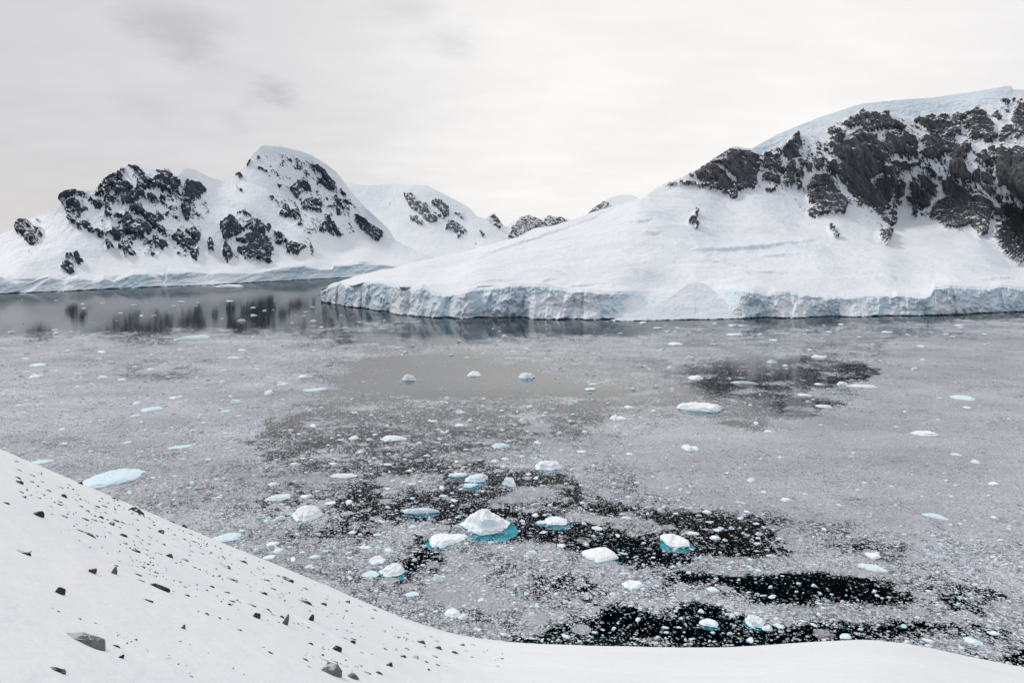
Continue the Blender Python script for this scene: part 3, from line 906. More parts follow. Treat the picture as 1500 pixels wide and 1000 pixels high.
shore_R = poly([(470, 442), (483, 443), (500, 447), (570, 456), (585, 460), (640, 464), (685, 466), (700, 463), (800, 465), (900, 467), (950, 466), (1090, 466), (1170, 463), (1300, 462), (1390, 461), (1430, 458), (1500, 456), (1650, 452)])
top_R = poly([(470, 425), (479, 421), (486, 417), (502, 414), (517, 420), (525, 417), (543, 412), (563, 412), (585, 418), (590, 424), (600, 422), (619, 417), (630, 424), (647, 430), (658, 431), (670, 428), (692, 422), (729, 419), (747, 414), (769, 415), (797, 415), (811, 419), (832, 423), (861, 423), (884, 427), (927, 427), (943, 431), (990, 428), (1042, 425), (1076, 422), (1104, 424), (1124, 431), (1136, 427), (1164, 428), (1195, 431), (1241, 435), (1267, 434), (1308, 434), (1313, 431), (1349, 434), (1363, 431), (1368, 420), (1390, 418), (1430, 420), (1450, 420), (1466, 417), (1500, 420), (1650, 415)])
ridge_R = poly([(470, 424), (483, 418), (500, 411), (523, 405), (578, 392), (626, 380), (680, 368), (760, 348), (783, 335), (808, 332), (838, 323), (863, 314), (899, 303), (934, 291), (945, 288), (961, 275), (975, 268), (1000, 259), (1011, 253), (1018, 252), (1045, 233), (1072, 215), (1076, 214), (1101, 218), (1115, 210), (1137, 198), (1169, 184), (1205, 170), (1250, 155), (1267, 151), (1307, 147), (1366, 143), (1433, 133), (1481, 125), (1484, 131), (1500, 131), (1650, 122)])


def setback_R(x):
    return np.interp(x, [470, 500, 590, 640, 700, 1000, 1360, 1372, 1650], [8, 14, 20, 26, 16, 18, 15, 22, 24]) + 62.0 * np.exp(-((np.asarray(x, float) - 1000) / 78.0) ** 4)


ctrl_R = [(523, 405, 1010), (578, 392, 1080), (626, 380, 1130), (680, 368, 1180), (760, 348, 1250), (838, 323, 1330), (899, 303, 1380), (945, 288, 1430), (961, 275, 1540), (1000, 259, 1590), (1045, 233, 1620), (1101, 218, 1680), (1169, 184, 1740), (1267, 151, 1800), (1366, 143, 1850), (1481, 125, 1850), (1650, 120, 1900),
          (600, 402, 960), (700, 395, 900), (760, 370, 1050), (840, 350, 1120), (900, 330, 1180), (940, 310, 1250), (850, 400, 880), (950, 400, 880), (950, 360, 1010), (1020, 310, 1330), (1020, 340, 1150), (1020, 370, 1010), (1020, 400, 880),
          (1100, 400, 900), (1100, 370, 1060), (1100, 340, 1250), (1100, 310, 1430), (1060, 300, 1490), (1015, 275, 1550), (1130, 290, 1530), (1180, 320, 1450), (1250, 310, 1520), (1310, 350, 1420), (1400, 345, 1430), (1450, 350, 1420), (1490, 390, 1290), (1560, 400, 1250),
          (1200, 400, 920), (1200, 370, 1090), (1200, 345, 1280), (1300, 400, 920), (1300, 370, 1150), (1400, 400, 950), (1400, 370, 1230), (1500, 410, 1000), (1300, 250, 1600), (1400, 240, 1600), (1480, 250, 1520), (1200, 240, 1620), (1270, 165, 1745), (1400, 170, 1750), (1480, 150, 1770), (1560, 150, 1790), (1560, 300, 1400), (1650, 300, 1400), (1650, 405, 1100)]
for x_ in range(470, 1651, 90):
    ctrl_R.append((x_, float(top_R(x_)), float(water_D(shore_R(x_)) + setback_R(x_))))
headland = massif('headland', M_right, 470, 1640, 0.9, ridge_R, top_R, tps(ctrl_R), lambda x: water_D(shore_R(x)) + setback_R(x), 340, RK, HALO, IC,
                  'snow-covered headland rising to a dark rock wall capped by pale ice on the right', 9.0, 8.0, 1.0, 0.3,
                  lips=[(5, 5, [(1010, 366), (1060, 366), (1140, 360), (1200, 352)]), (3, 4, [(1025, 378), (1060, 385), (1115, 392)]), (3, 4, [(1235, 397), (1290, 405), (1330, 416)]), (3, 4, [(1228, 371), (1270, 380), (1315, 389)]),
                        (2.2, 3, [(690, 414), (735, 410), (765, 406)]), (2, 3, [(785, 413), (818, 408)]), (2.5, 3, [(828, 420), (860, 416), (878, 411)]), (5, 5, [(912, 327), (935, 326), (956, 322)]), (4, 4, [(940, 340), (970, 341)]),
                        (4, 4, [(1430, 410), (1480, 405), (1570, 408)]), (4, 30, [(690, 381), (760, 358), (810, 338), (860, 322), (910, 301)]), (3, 4, [(1080, 402), (1130, 398), (1180, 402)]), (4, 5, [(1110, 376), (1150, 372), (1200, 378), (1230, 384)])])
gf_R, _, _ = glacier_front('glacier_front', M_right, headland, 470, 1640, 0.8, shore_R, top_R, setback_R, 44, 2.2)

shore_L = poly([(-150, 437), (0, 430), (99, 426), (182, 422), (250, 419), (314, 416.5), (406, 411.6), (475, 408), (510, 406), (580, 402), (640, 399), (700, 396)])
top_L = poly([(-150, 408), (-40, 407), (0, 405), (10, 409), (22, 412), (35, 412), (47, 412), (55, 409), (73, 405), (94, 411), (114, 405), (137, 410), (152, 405), (166, 412), (173, 408), (196, 400), (215, 400), (230, 407), (239, 411), (246, 398), (272, 397), (307, 401), (323, 399), (375, 399), (415, 391), (444, 388.5), (465, 394), (487, 394), (489, 389), (510, 388), (527, 387), (557, 387), (580, 390), (640, 390), (700, 390)])
ridge_L = poly([(-150, 385), (-60, 365), (0, 344), (22, 335), (34, 322), (50, 319), (66, 311), (91, 301), (98, 279), (112, 277), (138, 280), (144, 273), (158, 259), (178, 245), (186, 240), (204, 240), (216, 247), (246, 248), (258, 258), (262, 257), (272, 246), (286, 249), (308, 260), (330, 266), (343, 257), (361, 243), (370, 226), (384, 213), (409, 214), (440, 221), (456, 227), (476, 239), (494, 253), (504, 267), (520, 288), (540, 308), (568, 334), (580, 352), (600, 362), (640, 380), (700, 388)])


def setback_L(x):
    return np.interp(x, [-150, 250, 700], [16, 20, 26])


ctrl_L = [(40, 365, 1350), (100, 375, 1330), (200, 375, 1430), (280, 385, 1470), (330, 388, 1540), (390, 386, 1610), (440, 380, 1720), (-60, 365, 1420), (0, 344, 1500), (66, 311, 1560), (98, 280, 1570), (140, 280, 1640), (190, 240, 1750), (250, 250, 1770), (272, 247, 1850), (330, 266, 2050), (384, 214, 2250), (440, 222, 2300), (476, 239, 2320), (504, 267, 2330), (540, 308, 2230), (580, 352, 2200), (640, 380, 2120),
          (150, 330, 1500), (230, 320, 1600), (300, 320, 1700), (350, 330, 1700), (360, 300, 1850), (420, 300, 2080), (480, 330, 2080), (440, 345, 1850), (520, 360, 2080), (560, 370, 2100), (500, 375, 1950), (30, 390, 1230), (130, 392, 1310)]
for x_ in range(-150, 701, 85):
    ctrl_L.append((x_, float(top_L(x_)), float(water_D(shore_L(x_)) + setback_L(x_))))
mtn_L = massif('mountain', M_left, -150, 690, 0.9, ridge_L, top_L, tps(ctrl_L), lambda x: water_D(shore_L(x)) + setback_L(x), 230, RK, HALO, IC,
               'craggy black and white mountain with a twin summit across the water on the left', 12.0, 5.0, 1.2, 1.7, rib=0.45)
gf_L, _, _ = glacier_front('glacier_front', M_left, mtn_L, -150, 690, 0.8, shore_L, top_L, setback_L, 30, 5.1, 0.9)

ridge_C = poly([(440, 290), (504, 266), (536, 272), (570, 269), (600, 270), (624, 271), (644, 281), (686, 303), (699, 317), (711, 320), (723, 312), (737, 330), (745, 333), (800, 360)])
foot_C = poly([(440, 390), (600, 394), (800, 398)])
ctrl_C = [(440, 290, 2900), (504, 267, 2900), (570, 269, 2950), (624, 272, 2900), (686, 303, 2850), (723, 313, 2850), (760, 340, 2800), (800, 360, 2700), (520, 350, 2500), (600, 370, 2320), (680, 365, 2450), (760, 365, 2550), (600, 320, 2650), (680, 330, 2700), (440, 390, 2200), (600, 394, 2120), (800, 398, 2120), (500, 310, 2700)]
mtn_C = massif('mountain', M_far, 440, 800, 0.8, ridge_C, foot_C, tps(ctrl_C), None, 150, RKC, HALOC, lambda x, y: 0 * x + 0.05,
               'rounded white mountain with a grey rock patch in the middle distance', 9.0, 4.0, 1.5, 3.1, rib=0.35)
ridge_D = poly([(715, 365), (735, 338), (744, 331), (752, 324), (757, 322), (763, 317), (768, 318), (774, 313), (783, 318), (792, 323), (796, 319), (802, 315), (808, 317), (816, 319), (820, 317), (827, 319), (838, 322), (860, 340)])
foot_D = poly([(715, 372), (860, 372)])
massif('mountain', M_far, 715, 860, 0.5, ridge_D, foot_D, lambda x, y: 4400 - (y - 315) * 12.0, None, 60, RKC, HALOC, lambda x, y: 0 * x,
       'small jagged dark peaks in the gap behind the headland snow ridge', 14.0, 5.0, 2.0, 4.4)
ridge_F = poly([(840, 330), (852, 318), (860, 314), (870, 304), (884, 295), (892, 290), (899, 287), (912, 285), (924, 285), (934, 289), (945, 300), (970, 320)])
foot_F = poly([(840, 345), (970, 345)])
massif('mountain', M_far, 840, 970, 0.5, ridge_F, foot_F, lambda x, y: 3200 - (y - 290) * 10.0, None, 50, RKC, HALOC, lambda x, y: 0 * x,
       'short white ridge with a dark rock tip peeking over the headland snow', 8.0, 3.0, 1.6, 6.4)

# snow cone that has slid down to the water in front of the glacier front
cone_base = poly([(888, 471), (930, 470), (1000, 468.5), (1060, 467.5), (1094, 466.5)])
cone_top = poly([(888, 470.5), (905, 466), (930, 458), (960, 447), (980, 436), (995, 425), (1008, 416), (1022, 413), (1034, 416), (1048, 427), (1063, 443), (1080, 458), (1094, 466)])
cx = np.arange(888, 1094.1, 0.6)
rowsC = 70
tt = np.linspace(0, 1, rowsC)
PB = at(cx, cone_base(cx), water_D(cone_base(cx)) - 1.0)
hgt_px = (cone_base(cx) - cone_top(cx))
PX = np.broadcast_to(cx, (rowsC, len(cx)))
PYc = cone_base(cx)[None] + (cone_top(cx) - cone_base(cx))[None] * tt[:, None]
PC = at(PX, PYc, (water_D(cone_base(cx)) - 1.0)[None] + 74.0 * ((cone_base(cx)[None] - PYc) / 58))
PT = PC[-1]
wx = fbm(PC, 14.0, 3, 0.5, seed=8.0) * 4
patch = Mask(880, 400, 1100, 480, 3)
patch.add([(455, 345), (500, 290), (560, 250), (600, 225), (690, 270), (730, 330), (620, 345)], .6, 880, 400, 5.357)
patch.add([(700, 190), (830, 185), (900, 230), (1000, 290), (900, 270), (830, 280), (760, 320), (730, 250)], .5, 880, 400, 5.357)
patch.blur(0.8)
icc = patch(PX + wx * 0.5, PYc + wx * 0.3)
PC[..., 1] += icc * (0.5 + 1.2 * fbm(PC, (6, 6, 20), 3, 0.5, True, 9.0))
PC[..., 2] += 0.7 * fbm(PC, 22.0, 5, 0.55, seed=8.5) * sstep(tt, 0, 0.25)[:, None]
PC[..., 1] += 2.5 * fbm(PC, 26.0, 5, 0.55, seed=8.7) * sstep(tt, 0, 0.25)[:, None]
zc = PC[..., 2]
rkc = 1 - sstep(zc + 0.9 * fbm(PC, (9, 9, 60), 3, 0.6, False, 9.5), 0.5, 1.3)
PC = np.concatenate([(PB + (0, 0.5, -3))[None], PC, (PT + (0, 14, -3))[None], (PT + (0, 40, -60))[None]])
rkc = np.concatenate([rkc[:1], rkc, rkc[-1:] * 0, rkc[-1:] * 0])
icc = np.concatenate([icc[:1], icc, icc[-1:] * 0, icc[-1:] * 0])
link('snow_cone', mesh_np('snow_cone', PC, grid_quads(*PC.shape[:2]), None, M_right, {'rock': rkc, 'ice': icc}), headland)

# ------------------------------------------------------------------ the near snow slope
sil = np.array([(-400, 470), (-150, 590), (0, 659), (60, 682), (110, 704), (170, 730), (230, 755), (300, 785), (370, 812), (430, 838), (500, 868), (560, 893), (620, 916), (680, 932), (740, 941), (800, 944), (900, 947), (1000, 949), (1080, 947), (1160, 942), (1220, 938), (1268, 936), (1320, 940), (1370, 950), (1420, 961), (1460, 970), (1500, 977), (1700, 1010), (2100, 1060)], float)
_rx, _rz = ray(sil[:, 0], sil[:, 1])
AZ = np.arctan(_rx)
SMIN = -_rz / np.hypot(_rx, 1.0)
EYE = 2.2


def slope_params(az):
    s = np.interp(az, AZ, SMIN)
    # smooth the polyline
    for d in (-0.03, 0.03):
        s = s + np.interp(az + d, AZ, SMIN)
    s = s / 3.0
    ds = np.interp(az, [-0.8, -0.5, 0.0, 0.4, 0.8], [64, 62, 56, 46, 44])
    b = EYE / ds ** 2
    a = s - 2 * EYE / ds
    return a, b, ds


def ground_z(x, y):
    r = np.hypot(x, y)
    az = np.arctan2(x, y)
    a, b, ds = slope_params(az)
    z = H - EYE - a * r - b * r * r
    P = np.stack([x, y, 0 * x], -1)
    z = z + (0.16 * fbm(P, (9, 9, 9), 4, 0.5, seed=12.0) + 0.25 * fbm(P, 30.0, 2, 0.5, seed=13.0)) * sstep(r, 2, 14)
    z = np.where(z < -0.6, -0.6 + (z + 0.6) * 0.55, z)
    z = z + 0.09 * fbm(P @ np.array([[0.8, 0.6, 0], [-0.6, 0.8, 0], [0, 0, 1]]), (5.0, 0.9, 1), 3, 0.5, seed=14.0) * sstep(r, 4, 14)
    return z


az1 = np.linspace(-1.25, 1.25, 1000)
r1 = np.concatenate([np.geomspace(0.3, 12, 50)[:-1], np.linspace(12, 75, 260)[:-1], np.linspace(75, 290, 120)])
AA, RR = np.meshgrid(az1, r1)
GX, GY = RR * np.sin(AA), RR * np.cos(AA)
GP = np.stack([GX, GY, np.maximum(ground_z(GX, GY), -16.0)], -1)
link('ground', mesh_np('ground', GP, grid_quads(*GP.shape[:2]), None, M_near), kind='structure', label='steep white snow slope in the foreground dotted with dark stones')


def on_slope(px, py):
    """point of the near slope seen at a pixel"""
    rx, rz = ray(px, py)
    az = math.atan(float(rx))
    s = float(-rz / math.hypot(float(rx), 1.0))
    a, b, ds = slope_params(np.array([az]))
    a, b, ds = float(a[0]), float(b[0]), float(ds[0])
    q = (s - a) ** 2 - 4 * b * EYE
    r = ds if q <= 0 else ((s - a) - math.sqrt(q)) / (2 * b)
    x, y = r * math.sin(az), r * math.cos(az)
    return Vector((x, y, float(ground_z(np.array([x]), np.array([y]))[0]))), r


# ------------------------------------------------------------------ water
SL = Mask(-300, 380, 1800, 1060, 1, 0.62)


def lead(v, pts):
    SL.add(pts, v, mode='set')


lead(.66, [(-300, 500), (420, 500), (480, 540), (380, 640), (380, 720), (-300, 720)])
lead(.60, [(-300, 720), (380, 700), (520, 780), (700, 900), (300, 900)])
lead(.78, [(900, 640), (1000, 610), (1260, 600), (1300, 500), (1800, 480), (1800, 800), (1400, 790), (1150, 760), (960, 720)])
lead(.58, [(860, 480), (1300, 478), (1300, 540), (960, 545)])
lead(.03, [(-300, 380), (720, 380), (1800, 380), (1800, 462), (1480, 466), (1380, 474), (1180, 478), (1100, 480), (1000, 486), (930, 494), (760, 495), (640, 508), (560, 516), (500, 496), (440, 490), (330, 487), (240, 488), (120, 490), (-300, 502)])
lead(.5, [(420, 486), (500, 478), (560, 473), (620, 471), (600, 476), (520, 486), (440, 496)])
lead(.30, [(150, 488), (250, 487), (270, 500), (210, 508), (160, 503)])
lead(.30, [(20, 490), (80, 490), (85, 500), (40, 502)])
lead(.10, [(1150, 482), (1260, 478), (1400, 484), (1430, 491), (1300, 494), (1180, 490)])
lead(.16, [(430, 488), (500, 480), (620, 500), (640, 514), (560, 518), (470, 500)])
lead(.38, [(490, 524), (560, 514), (640, 508), (720, 511), (800, 522), (880, 538), (960, 560), (1000, 580), (960, 600), (840, 600), (700, 606), (560, 600), (460, 585)])
lead(.05, [(520, 522), (620, 514), (700, 520), (760, 532), (830, 540), (900, 550), (960, 576), (930, 586), (880, 588), (780, 582), (640, 590), (500, 580), (480, 560)])
lead(.26, [(400, 600), (480, 560), (560, 588), (700, 592), (860, 590), (950, 592), (900, 618), (800, 642), (700, 664), (620, 672), (540, 692), (430, 706), (370, 660)])
lead(.20, [(480, 580), (620, 590), (820, 585), (930, 590), (860, 615), (700, 610), (600, 625), (480, 650), (400, 650), (390, 625)])
lead(.0, [(1080, 527), (1180, 526), (1262, 530), (1276, 545), (1230, 560), (1140, 566), (1060, 560)])
lead(.05, [(745, 520), (800, 515), (830, 522), (800, 529), (760, 527)])
lead(.22, [(740, 525), (860, 520), (960, 520), (1000, 560), (960, 590), (900, 575)])
lead(.30, [(960, 480), (1120, 476), (1290, 480), (1320, 500), (1250, 515), (1080, 512), (980, 510)])
lead(.09, [(850, 545), (960, 560), (1000, 535), (1100, 522), (1230, 524), (1278, 540), (1282, 552), (1220, 566), (1140, 572), (1060, 580), (990, 592), (960, 580)])
lead(.15, [(960, 594), (1060, 584), (1180, 578), (1245, 590), (1180, 610), (1090, 630), (1040, 622), (990, 606)])
lead(.25, [(418, 546), (460, 542), (495, 540), (485, 553), (440, 552)])
lead(.45, [(150, 545), (230, 530), (310, 548), (240, 556)])
lead(.40, [(380, 690), (430, 690), (540, 690), (560, 790), (480, 800), (400, 760)])
lead(.13, [(500, 765), (515, 715), (560, 690), (620, 668), (700, 680), (790, 698), (850, 700), (840, 735), (760, 722), (700, 745), (690, 775), (600, 765)])
lead(.10, [(660, 745), (780, 738), (950, 736), (1060, 755), (1130, 775), (1170, 800), (1060, 815), (1000, 840), (930, 838), (860, 820), (790, 792), (690, 785)])
lead(.48, [(560, 700), (640, 690), (660, 720), (580, 730)])
lead(.46, [(560, 800), (700, 800), (760, 860), (840, 870), (860, 930), (640, 900), (570, 860)])
lead(.14, [(600, 790), (650, 800), (640, 830), (600, 850), (570, 850), (590, 820)])
lead(.30, [(1150, 790), (1330, 800), (1360, 815), (1230, 815)])
lead(.02, [(990, 852), (1060, 842), (1150, 836), (1230, 848), (1340, 858), (1290, 872), (1200, 880), (1130, 880), (1060, 866)])
lead(.35, [(1340, 850), (1480, 870), (1500, 900), (1380, 890)])
lead(.10, [(740, 940), (800, 922), (880, 905), (860, 885), (960, 882), (1030, 884), (1120, 905), (1230, 905), (1330, 898), (1400, 912), (1500, 945), (1800, 1000), (1800, 1060), (700, 1060)])
lead(.32, [(760, 845), (840, 850), (880, 880), (830, 890), (770, 870)])
lead(.05, [(880, 900), (1060, 900), (1100, 935), (900, 940)])
SL.blur(4.5)

def wander(P_, sd_):
    return fbm(P_ + 14.0 * fbm(P_, 40.0, 2, 0.5, seed=27.0)[..., None], 28.0, 6, 0.6, seed=sd_)


pyw = np.concatenate([np.linspace(374, 400, 8)[:-1], np.linspace(400, 1010, 300)])
Dw = np.concatenate([[30000, 15000], water_D(pyw), [70, 25]])
pyw = np.concatenate([[362, 366], pyw, [1055, 1055]])
pxw = np.linspace(-400, 1900, 760)
PXW, PYW = np.meshgrid(pxw, pyw)
rxw, _ = ray(PXW, PYW)
# columns fan out from the shore so that the sheet is one quiet plane
WX = rxw * Dw[:, None]
WY = np.broadcast_to(Dw[:, None], WX.shape)
WP = np.stack([WX, WY, 0 * WX], -1)
near = np.clip(Dw / 400.0, 0.5, 1.6)[:, None]
slushv = SL(PXW + wander(WP, 21.0) * 46 / near, PYW + wander(WP, 22.0) * 20 / near)
slushv = slushv + sstep(slushv, 0.04, 0.11) * (1 - sstep(slushv, 0.45, 0.6)) * 1.8 * np.maximum(fbm(WP, (24, 17, 1), 5, 0.62, seed=26.0) - 0.05, 0)
slushv = np.clip(slushv + 0.36 * fbm(WP + 40 * np.stack([fbm(WP, 90.0, 3, 0.5, seed=24.0)] * 3, -1), (110, 45, 1), 4, 0.6, seed=23.0) * sstep(slushv, 0.05, 0.3), 0, 1)
link('water', mesh_np('water', WP, grid_quads(*WP.shape[:2])[:, ::-1], None, M_water, {'slush': slushv}), kind='structure', label='dark still sea partly covered by grey slush ice')
sb = np.array([[-30000, -200, -14], [30000, -200, -14], [30000, 32000, -14], [-30000, 32000, -14]], float)
link('seabed', mesh_np('seabed', sb, [[0, 1, 2, 3]], None, M_bed), kind='structure', label='sea floor below the water, coloured near-black for the light lost with depth')


def water_pt(px, py):
    D = float(water_D(py))
    rx, _ = ray(px, py)
    return Vector((float(rx) * D, D, 0.0)), math.hypot(D, H) / 1000.0 * (1 + ((px - 750) / 1000.0) ** 2) ** 0.5


# ------------------------------------------------------------------ floating ice, one by one
def berg_mesh(name, seed, kind='lump', nA=64, nR=18):
    """unit footprint (radius about 1), height about 1, flat underside below the water"""
    rng = np.random.default_rng(seed)
    th = np.linspace(0, 2 * math.pi, nA, endpoint=False)
    outl = 1.0 + 0.55 * fbm(np.stack([np.cos(th) * 1.3, np.sin(th) * 1.3, 0 * th], -1), 1.0, 4, 0.6, seed=seed * 0.37)
    facets = rng.uniform(0, 2 * math.pi, 6)
    for f in facets:
        lim = rng.uniform(0.72, 1.0)
        outl = np.minimum(outl, lim / np.maximum(np.cos(th - f), 0.2))
    outl = np.clip(outl, 0.45, 1.3)
    rr = np.linspace(0, 1, nR) ** 0.8
    R_, T_ = np.meshgrid(rr, th, indexing='ij')
    X = R_ * outl[None] * np.cos(T_)
    Y = R_ * outl[None] * np.sin(T_)
    Q = np.stack([X, Y, 0 * X], -1)
    n1 = fbm(Q, 0.8, 5, 0.62, True, seed * 0.61)
    n2 = fbm(Q, 0.55, 4, 0.6, False, seed * 0.23 + 5)
    ang = rng.uniform(0, 2 * math.pi)
    tilt = X * math.cos(ang) + Y * math.sin(ang)
    pl = np.full(X.shape, 9.0)
    for _ in range(6):
        a0 = rng.uniform(0, 2 * math.pi)
        pl = np.minimum(pl, rng.uniform(0.62, 1.15) - rng.uniform(0.15, 0.8) * (X * math.cos(a0) + Y * math.sin(a0)))
    if kind == 'lump':
        h = pl + 0.32 * n1 + 0.32 * n2 - 0.06
        edge = 1 - sstep(R_, 0.84, 1.0) * 0.55
    elif kind == 'slab':
        h = np.minimum(0.70 + 0.28 * n1 + 0.30 * n2 + 0.24 * tilt, pl + 0.35)
        edge = 1 - sstep(R_, 0.9, 1.0) * 0.25
    elif kind == 'peak':
        h = 1.05 - 0.75 * np.hypot(X - 0.3 * math.cos(ang), Y - 0.3 * math.sin(ang)) + 0.34 * n1 + 0.2 * n2
        h = np.minimum(h, pl + 0.25)
        edge = 1 - sstep(R_, 0.86, 1.0) * 0.5
    else:   # wall: one raised rim, a low floor
        h = 0.30 + 0.6 * sstep(tilt, 0.1, 0.45) + 0.3 * n1 + 0.25 * n2
        edge = 1 - sstep(R_, 0.85, 1.0) * 0.35
    jag = fbm(Q, 0.26, 3, 0.6, True, seed * 0.9 + 2)
    Z = np.clip(h + 0.24 * jag, 0.12, 1.6) * edge
    wob_ = 0.05 * fbm(Q, 0.3, 3, 0.6, False, seed * 0.5 + 9)
    X, Y = X * (1 + wob_), Y * (1 + wob_)
    V = np.stack([X, Y, Z], -1)
    rim = V[-1].copy()
    low = rim * (1.04, 1.04, 0) + (0, 0, 0.0)
    low[:, 2] = 0.03
    und = rim * (0.96, 0.96, 0)
    und[:, 2] = -0.35
    sides = []
    for fr_ in (0.8, 0.6, 0.42, 0.25, 0.1):       # broken, leaning sides between rim and waterline
        q_ = rim.copy()
        q_[:, 2] = rim[:, 2] * fr_ + 0.03 * (1 - fr_)
        k_ = 1.0 + 0.16 * (1 - fr_) + 0.16 * fbm(q_ * (1, 1, 1.6), 0.42, 4, 0.6, True, seed * 0.41 + 7) - 0.05
        q_[:, 0] *= k_
        q_[:, 1] *= k_
        q_[:, 2] += 0.05 * fbm(q_, 0.3, 3, 0.6, False, seed * 0.77) * fr_
        sides.append(q_)
    low = low * (1.12, 1.12, 1.0)
    und = und * (1.12, 1.12, 1.0)
    V = np.concatenate([V, np.array(sides), low[None], und[None]])
    nr = V.shape[0]
    idx = np.arange(nr * nA).reshape(nr, nA)
    q = np.stack([idx[:-1], idx[1:], np.roll(idx[1:], -1, 1), np.roll(idx[:-1], -1, 1)], -1).reshape(-1, 4)
    me = mesh_np(name, V, q, None, M_floe, None, False)
    bm = bmesh.new()
    bm.from_mesh(me)
    bmesh.ops.remove_doubles(bm, verts=bm.verts, dist=1e-4)
    bmesh.ops.recalc_face_normals(bm, faces=bm.faces)
    bm.to_mesh(me)
    bm.free()
    return me


def sub_mesh(name, seed, nA=36, nR=7):
    th = np.linspace(0, 2 * math.pi, nA, endpoint=False)
    outl = 1.0 + 0.32 * fbm(np.stack([np.cos(th), np.sin(th), 0 * th], -1), 0.8, 5, 0.6, seed=seed * 0.37)
    rr = np.linspace(0, 1, nR)
    R_, T_ = np.meshgrid(rr, th, indexing='ij')
    X, Y = R_ * outl[None] * np.cos(T_), R_ * outl[None] * np.sin(T_)
    Z = -0.10 - 0.40 * sstep(R_, 0.6, 1.0) + 0.12 * fbm(np.stack([X, Y, 0 * X], -1), 0.6, 4, 0.6, seed=seed + 3.0)
    V = np.stack([X, Y, np.minimum(Z, -0.05)], -1)
    idx = np.arange(nR * nA).reshape(nR, nA)
    q = np.stack([idx[:-1], idx[1:], np.roll(idx[1:], -1, 1), np.roll(idx[:-1], -1, 1)], -1).reshape(-1, 4)
    me = mesh_np(name, V, q, None, M_sub)
    bm = bmesh.new()
    bm.from_mesh(me)
    bmesh.ops.remove_doubles(bm, verts=bm.verts, dist=1e-4)
    bmesh.ops.recalc_face_normals(bm, faces=bm.faces)
    bm.to_mesh(me)
    bm.free()
    return me


def floe(px, py, wpx, hpx, kind, seed, label, sub=1.25, rot=0.0, group=None, me=None, aspect=0.92, soff=0.0):
    p, s = water_pt(px, py + 0.32 * hpx)
    width = wpx * s
    dep = math.atan2(H, p.y)
    depth = width * aspect
    hh = (hpx * s - depth * math.sin(dep)) / math.cos(dep)
    if hh < 0.10 * width:
        hh = 0.10 * width
        depth = max(0.3 * width, (hpx * s - hh * math.cos(dep)) / math.sin(dep))
        depth = min(depth, width * 1.1)
    hh = min(hh, 0.6 * width)
    hh *= 0.9
    if me is None:
        me = berg_mesh('ice_floe', seed, kind)
    if 'pale' in label and group is None and hpx < 28 and 'pyramid' not in label:
        hh *= 0.6
        me.materials[0] = M_floe_blue
    o = link('ice_floe', me, label=label, category='ice floe', group=group)
    o.location = p
    yaw = math.atan2(-p.x, p.y) + rot
    o.rotation_euler = (0, 0, yaw)
    o.scale = (width / 2.1, depth / 2.1, hh * 1.15)
    if sub:
        c = link('submerged_ice', sub_mesh('submerged_ice', seed + 0.5), o)
        c.scale = (sub, sub * 1.12, 1.6 / max(hh * 1.15, 0.3) * min(1.0, width / 6.0))
        c.location = (soff, -0.16, 0)
    return o


